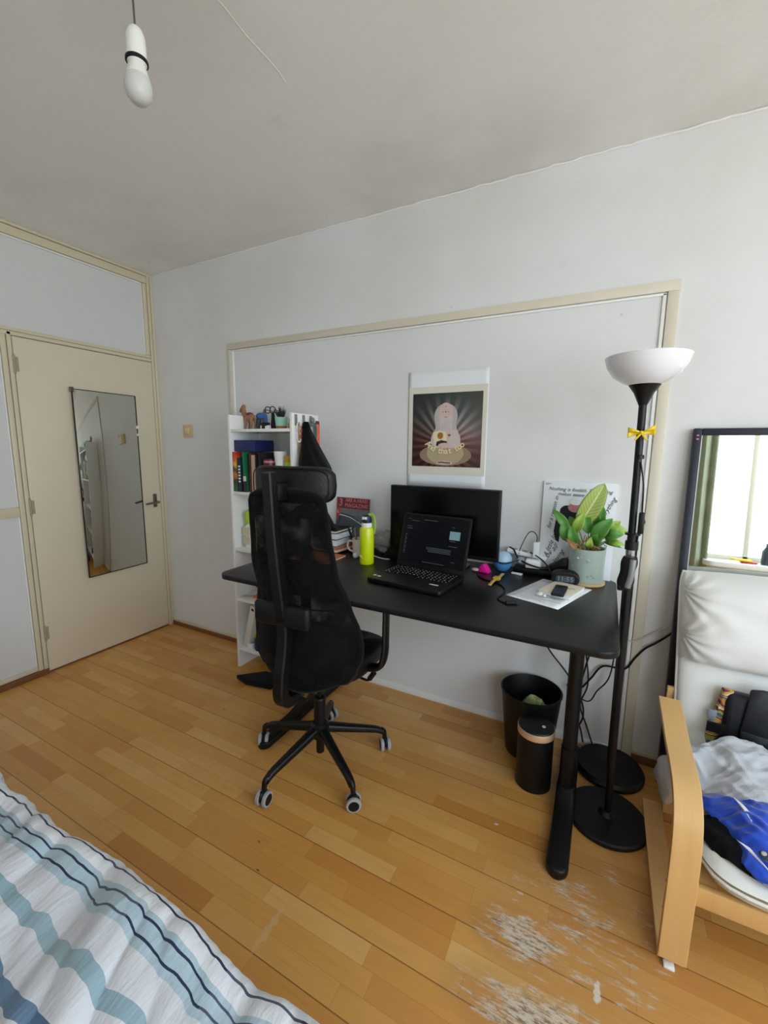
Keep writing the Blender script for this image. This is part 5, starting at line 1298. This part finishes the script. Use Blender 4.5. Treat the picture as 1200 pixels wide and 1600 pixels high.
cloth(jer, 60, 60, .012, 20, 9).out('fabric', 'jersey', t, solid=.003, sharp=80)
b = B()
b.grid(lambda u, v: Vector((3.396+.026*v+.012*math.sin(PI*v)*(u), -.632-.085*v, .4015-.002*v+.004*math.sin(PI*v))), 5, 14); b.out('white_stripe', 'paper', t, solid=.002)
b = B(); b.grid(lambda u, v: Vector((3.385+.045*v+.020*(u-.5)*(1.2-v)+.012*v*v, -.800-.062*v-.014*(u-.5), .392-.022*v*v-.0)), 6, 14); b.out('white_stripe', 'paper', t, solid=.002)
b = B(); b.ball((3.428, -.822, .395), (.020, .016, .004), 16, rot=(.2, .1, .6)); em = b.out('emblem', 'navy', t)
B().ball((3.424, -.818, .3975), (.012, .008, .003), 12, rot=(.2, .1, .9)).ball((3.434, -.830, .397), (.008, .005, .003), 10).out('emblem_highlight', 'figgrey', em)
one(cloth([[(3.312, -.68, .338), (3.35, -.68, .350), (3.42, -.68, .355)], [(3.304, -.73, .342), (3.345, -.74, .362), (3.42, -.75, .36)], [(3.318, -.775, .338), (3.35, -.785, .352), (3.42, -.80, .35)], [(3.335, -.80, .332), (3.365, -.818, .336), (3.42, -.845, .335)]], 30, 30, .006, 24, 5), 'dark_cloth', 'darkcloth', 'black garment under the blue jersey on the armchair', 'clothing', solid=.010)
one(B().ball((0, 0, .06), (.040, .10, .075), 24).wob(.018, 18, 6), 'white_bag', 'dustbag', 'white plastic bag hanging behind the armchair arm', 'bag', (3.297, -.26, .085), sharp=60)

# ================================================================== BED
t = thing('bed', 'bed whose near edge lies under the striped duvet', 'bed', (1.75, -2.40, 0))
B().box((-1.15, -.72, .18), (1.15, .66, .27), .01).out('frame', 'birch', t)
B().box((-1.13, -.70, .27), (1.13, .645, .44), .04, 3).out('mattress', 'chairwhite', t)
for x in (-1.1, 1.1):
    for y in (-.68, .62): B().box((x-.03, y-.03, 0), (x+.03, y+.03, .18), .004).out('leg', 'birch', t)
def duv(u, v):
    x = .55+2.42*u; s_ = v*1.9                       # cloth length from hanging hem
    hang = .30; r = .035
    wob_ = .009*math.sin(x*9.0+1)+.006*math.sin(x*21+2)+.005*noise.noise(Vector((x*16, 2.5, 0)))
    if s_ < hang:
        k = s_/hang; y = -1.668+wob_*(1-.3*k)+.02*(1-k); z = .235+(.490-.235)*k
    else:
        d_ = s_-hang
        if d_ < r*PI/2:
            a = d_/r; y = -1.668+wob_*.7-r*(1-math.cos(a)); z = .490+r*math.sin(a)
        else:
            e = d_-r*PI/2; y = -1.668-r-e+wob_*.7*math.exp(-e*12); z = .490+r
    top = max(0, min(1, (s_-.29)/.08)); side = 1-top
    qa, qb = x*.92+y*.40, y*.92-x*.40                # creases run diagonally across the bed
    c1 = max(0, 1-3.2*abs(noise.noise(Vector((qa*5.0, qb*1.1, 3.1)))))
    c2 = max(0, 1-3.0*abs(noise.noise(Vector((qa*11+1.3, qb*2.6, 8.3)))))
    c3 = noise.noise(Vector((qa*24, qb*7, 4.4)))
    n3 = noise.noise(Vector((x*3, y*2.2, 1.2)))
    z += top*(.022*n3-.024*c1-.012*c2+.006*c3)
    z += .006*side*noise.noise(Vector((x*20, s_*14, 6)))
    x += .010*noise.noise(Vector((x*6, y*6, 5)))
    y += (.009*noise.noise(Vector((x*14, y*5, 9)))+.0055*noise.noise(Vector((x*34, y*9, 2))))
    return Vector((x, y, z))
b = B(); NU, NV = 330, 230
g = [[b.bm.verts.new(duv(i/(NU-1), j/(NV-1))) for j in range(NV)] for i in range(NU)]
lay = b.bm.loops.layers.uv.verify()
def vcoord(i, j):
    s_ = j/(NV-1)*1.9-.30; x = i/(NU-1); return (x*2.42, max(0.0, min(.999, s_)) if s_ > 0 else (.40+s_)/1.0)
for i in range(NU-1):
    for j in range(NV-1):
        f = b._f([g[i][j], g[i+1][j], g[i+1][j+1], g[i][j+1]])
        for lp, (a, c) in zip(f.loops, ((i, j), (i+1, j), (i+1, j+1), (i, j+1))): lp[lay].uv = vcoord(a, c)
one(b, 'duvet', 'duvet', 'white duvet with navy and pale teal stripes at lower left', 'duvet', solid=.02, sharp=80)

# ================================================================== LIGHT, WORLD, CAMERA
w = bpy.data.worlds.new('overcast_sky'); SC.world = w; w.use_nodes = True
nt = w.node_tree; bg = nt.nodes['Background']
tc = nt.nodes.new('ShaderNodeTexCoord'); sx = nt.nodes.new('ShaderNodeSeparateXYZ'); mr = nt.nodes.new('ShaderNodeMapRange')
nt.links.new(tc.outputs['Generated'], sx.inputs[0]); nt.links.new(sx.outputs[2], mr.inputs['Value'])
mr.inputs['From Min'].default_value = -.15; mr.inputs['From Max'].default_value = .25
mx = nt.nodes.new('ShaderNodeMix'); mx.data_type = 'RGBA'
mx.inputs['A'].default_value = (.80, .86, .88, 1); mx.inputs['B'].default_value = (.78, .92, 1.03, 1)
nt.links.new(mr.outputs[0], mx.inputs['Factor']); nt.links.new(mx.outputs['Result'], bg.inputs['Color'])
bg.inputs['Strength'].default_value = 5.0
def portal(name, loc, rot, sx_, sy_):
    l = bpy.data.lights.new(name, 'AREA'); l.shape = 'RECTANGLE'; l.size = sx_; l.size_y = sy_; l.cycles.is_portal = True
    o = bpy.data.objects.new(name, l); COL.objects.link(o); o.location = loc; o.rotation_euler = rot
portal('window_portal', ((WA[0]+WA[1])/2, RY-.10, (WA[2]+WA[3])/2), (PI/2, 0, 0), WA[1]-WA[0], WA[3]-WA[2])
portal('window_portal', (RX+.10, (WB[0]+WB[1])/2, (WB[2]+WB[3])/2), (PI/2, 0, PI/2), WB[1]-WB[0], WB[3]-WB[2])

cam = bpy.data.cameras.new('camera'); co = bpy.data.objects.new('camera', cam); COL.objects.link(co); SC.camera = co
cam.sensor_fit = 'VERTICAL'; cam.sensor_height = 36.0; cam.lens = 664.4351/1600*36.0; cam.clip_start = .02
yaw, pitch, roll = .4796, .1494, .0106
cy, sy_, cp, sp_ = math.cos(yaw), math.sin(yaw), math.cos(pitch), math.sin(pitch)
f = Vector((-sy_*cp, cy*cp, -sp_)); r = Vector((cy, sy_, 0)); u = r.cross(f)
R_ = r*math.cos(roll)+u*math.sin(roll); U_ = -r*math.sin(roll)+u*math.cos(roll)
co.matrix_world = Matrix(((R_.x, U_.x, -f.x, 2.9896), (R_.y, U_.y, -f.y, -2.1085), (R_.z, U_.z, -f.z, 1.4127), (0, 0, 0, 1)))
vs = SC.view_settings; vs.view_transform = 'Standard'; vs.look = 'None'; vs.gamma = 1; vs.exposure = 0.60; vs.use_curve_mapping = False
SC.cycles.max_bounces = 8; SC.cycles.diffuse_bounces = 5; SC.cycles.transparent_max_bounces = 12
SC.cycles.use_denoising = True; SC.cycles.sample_clamp_indirect = 6
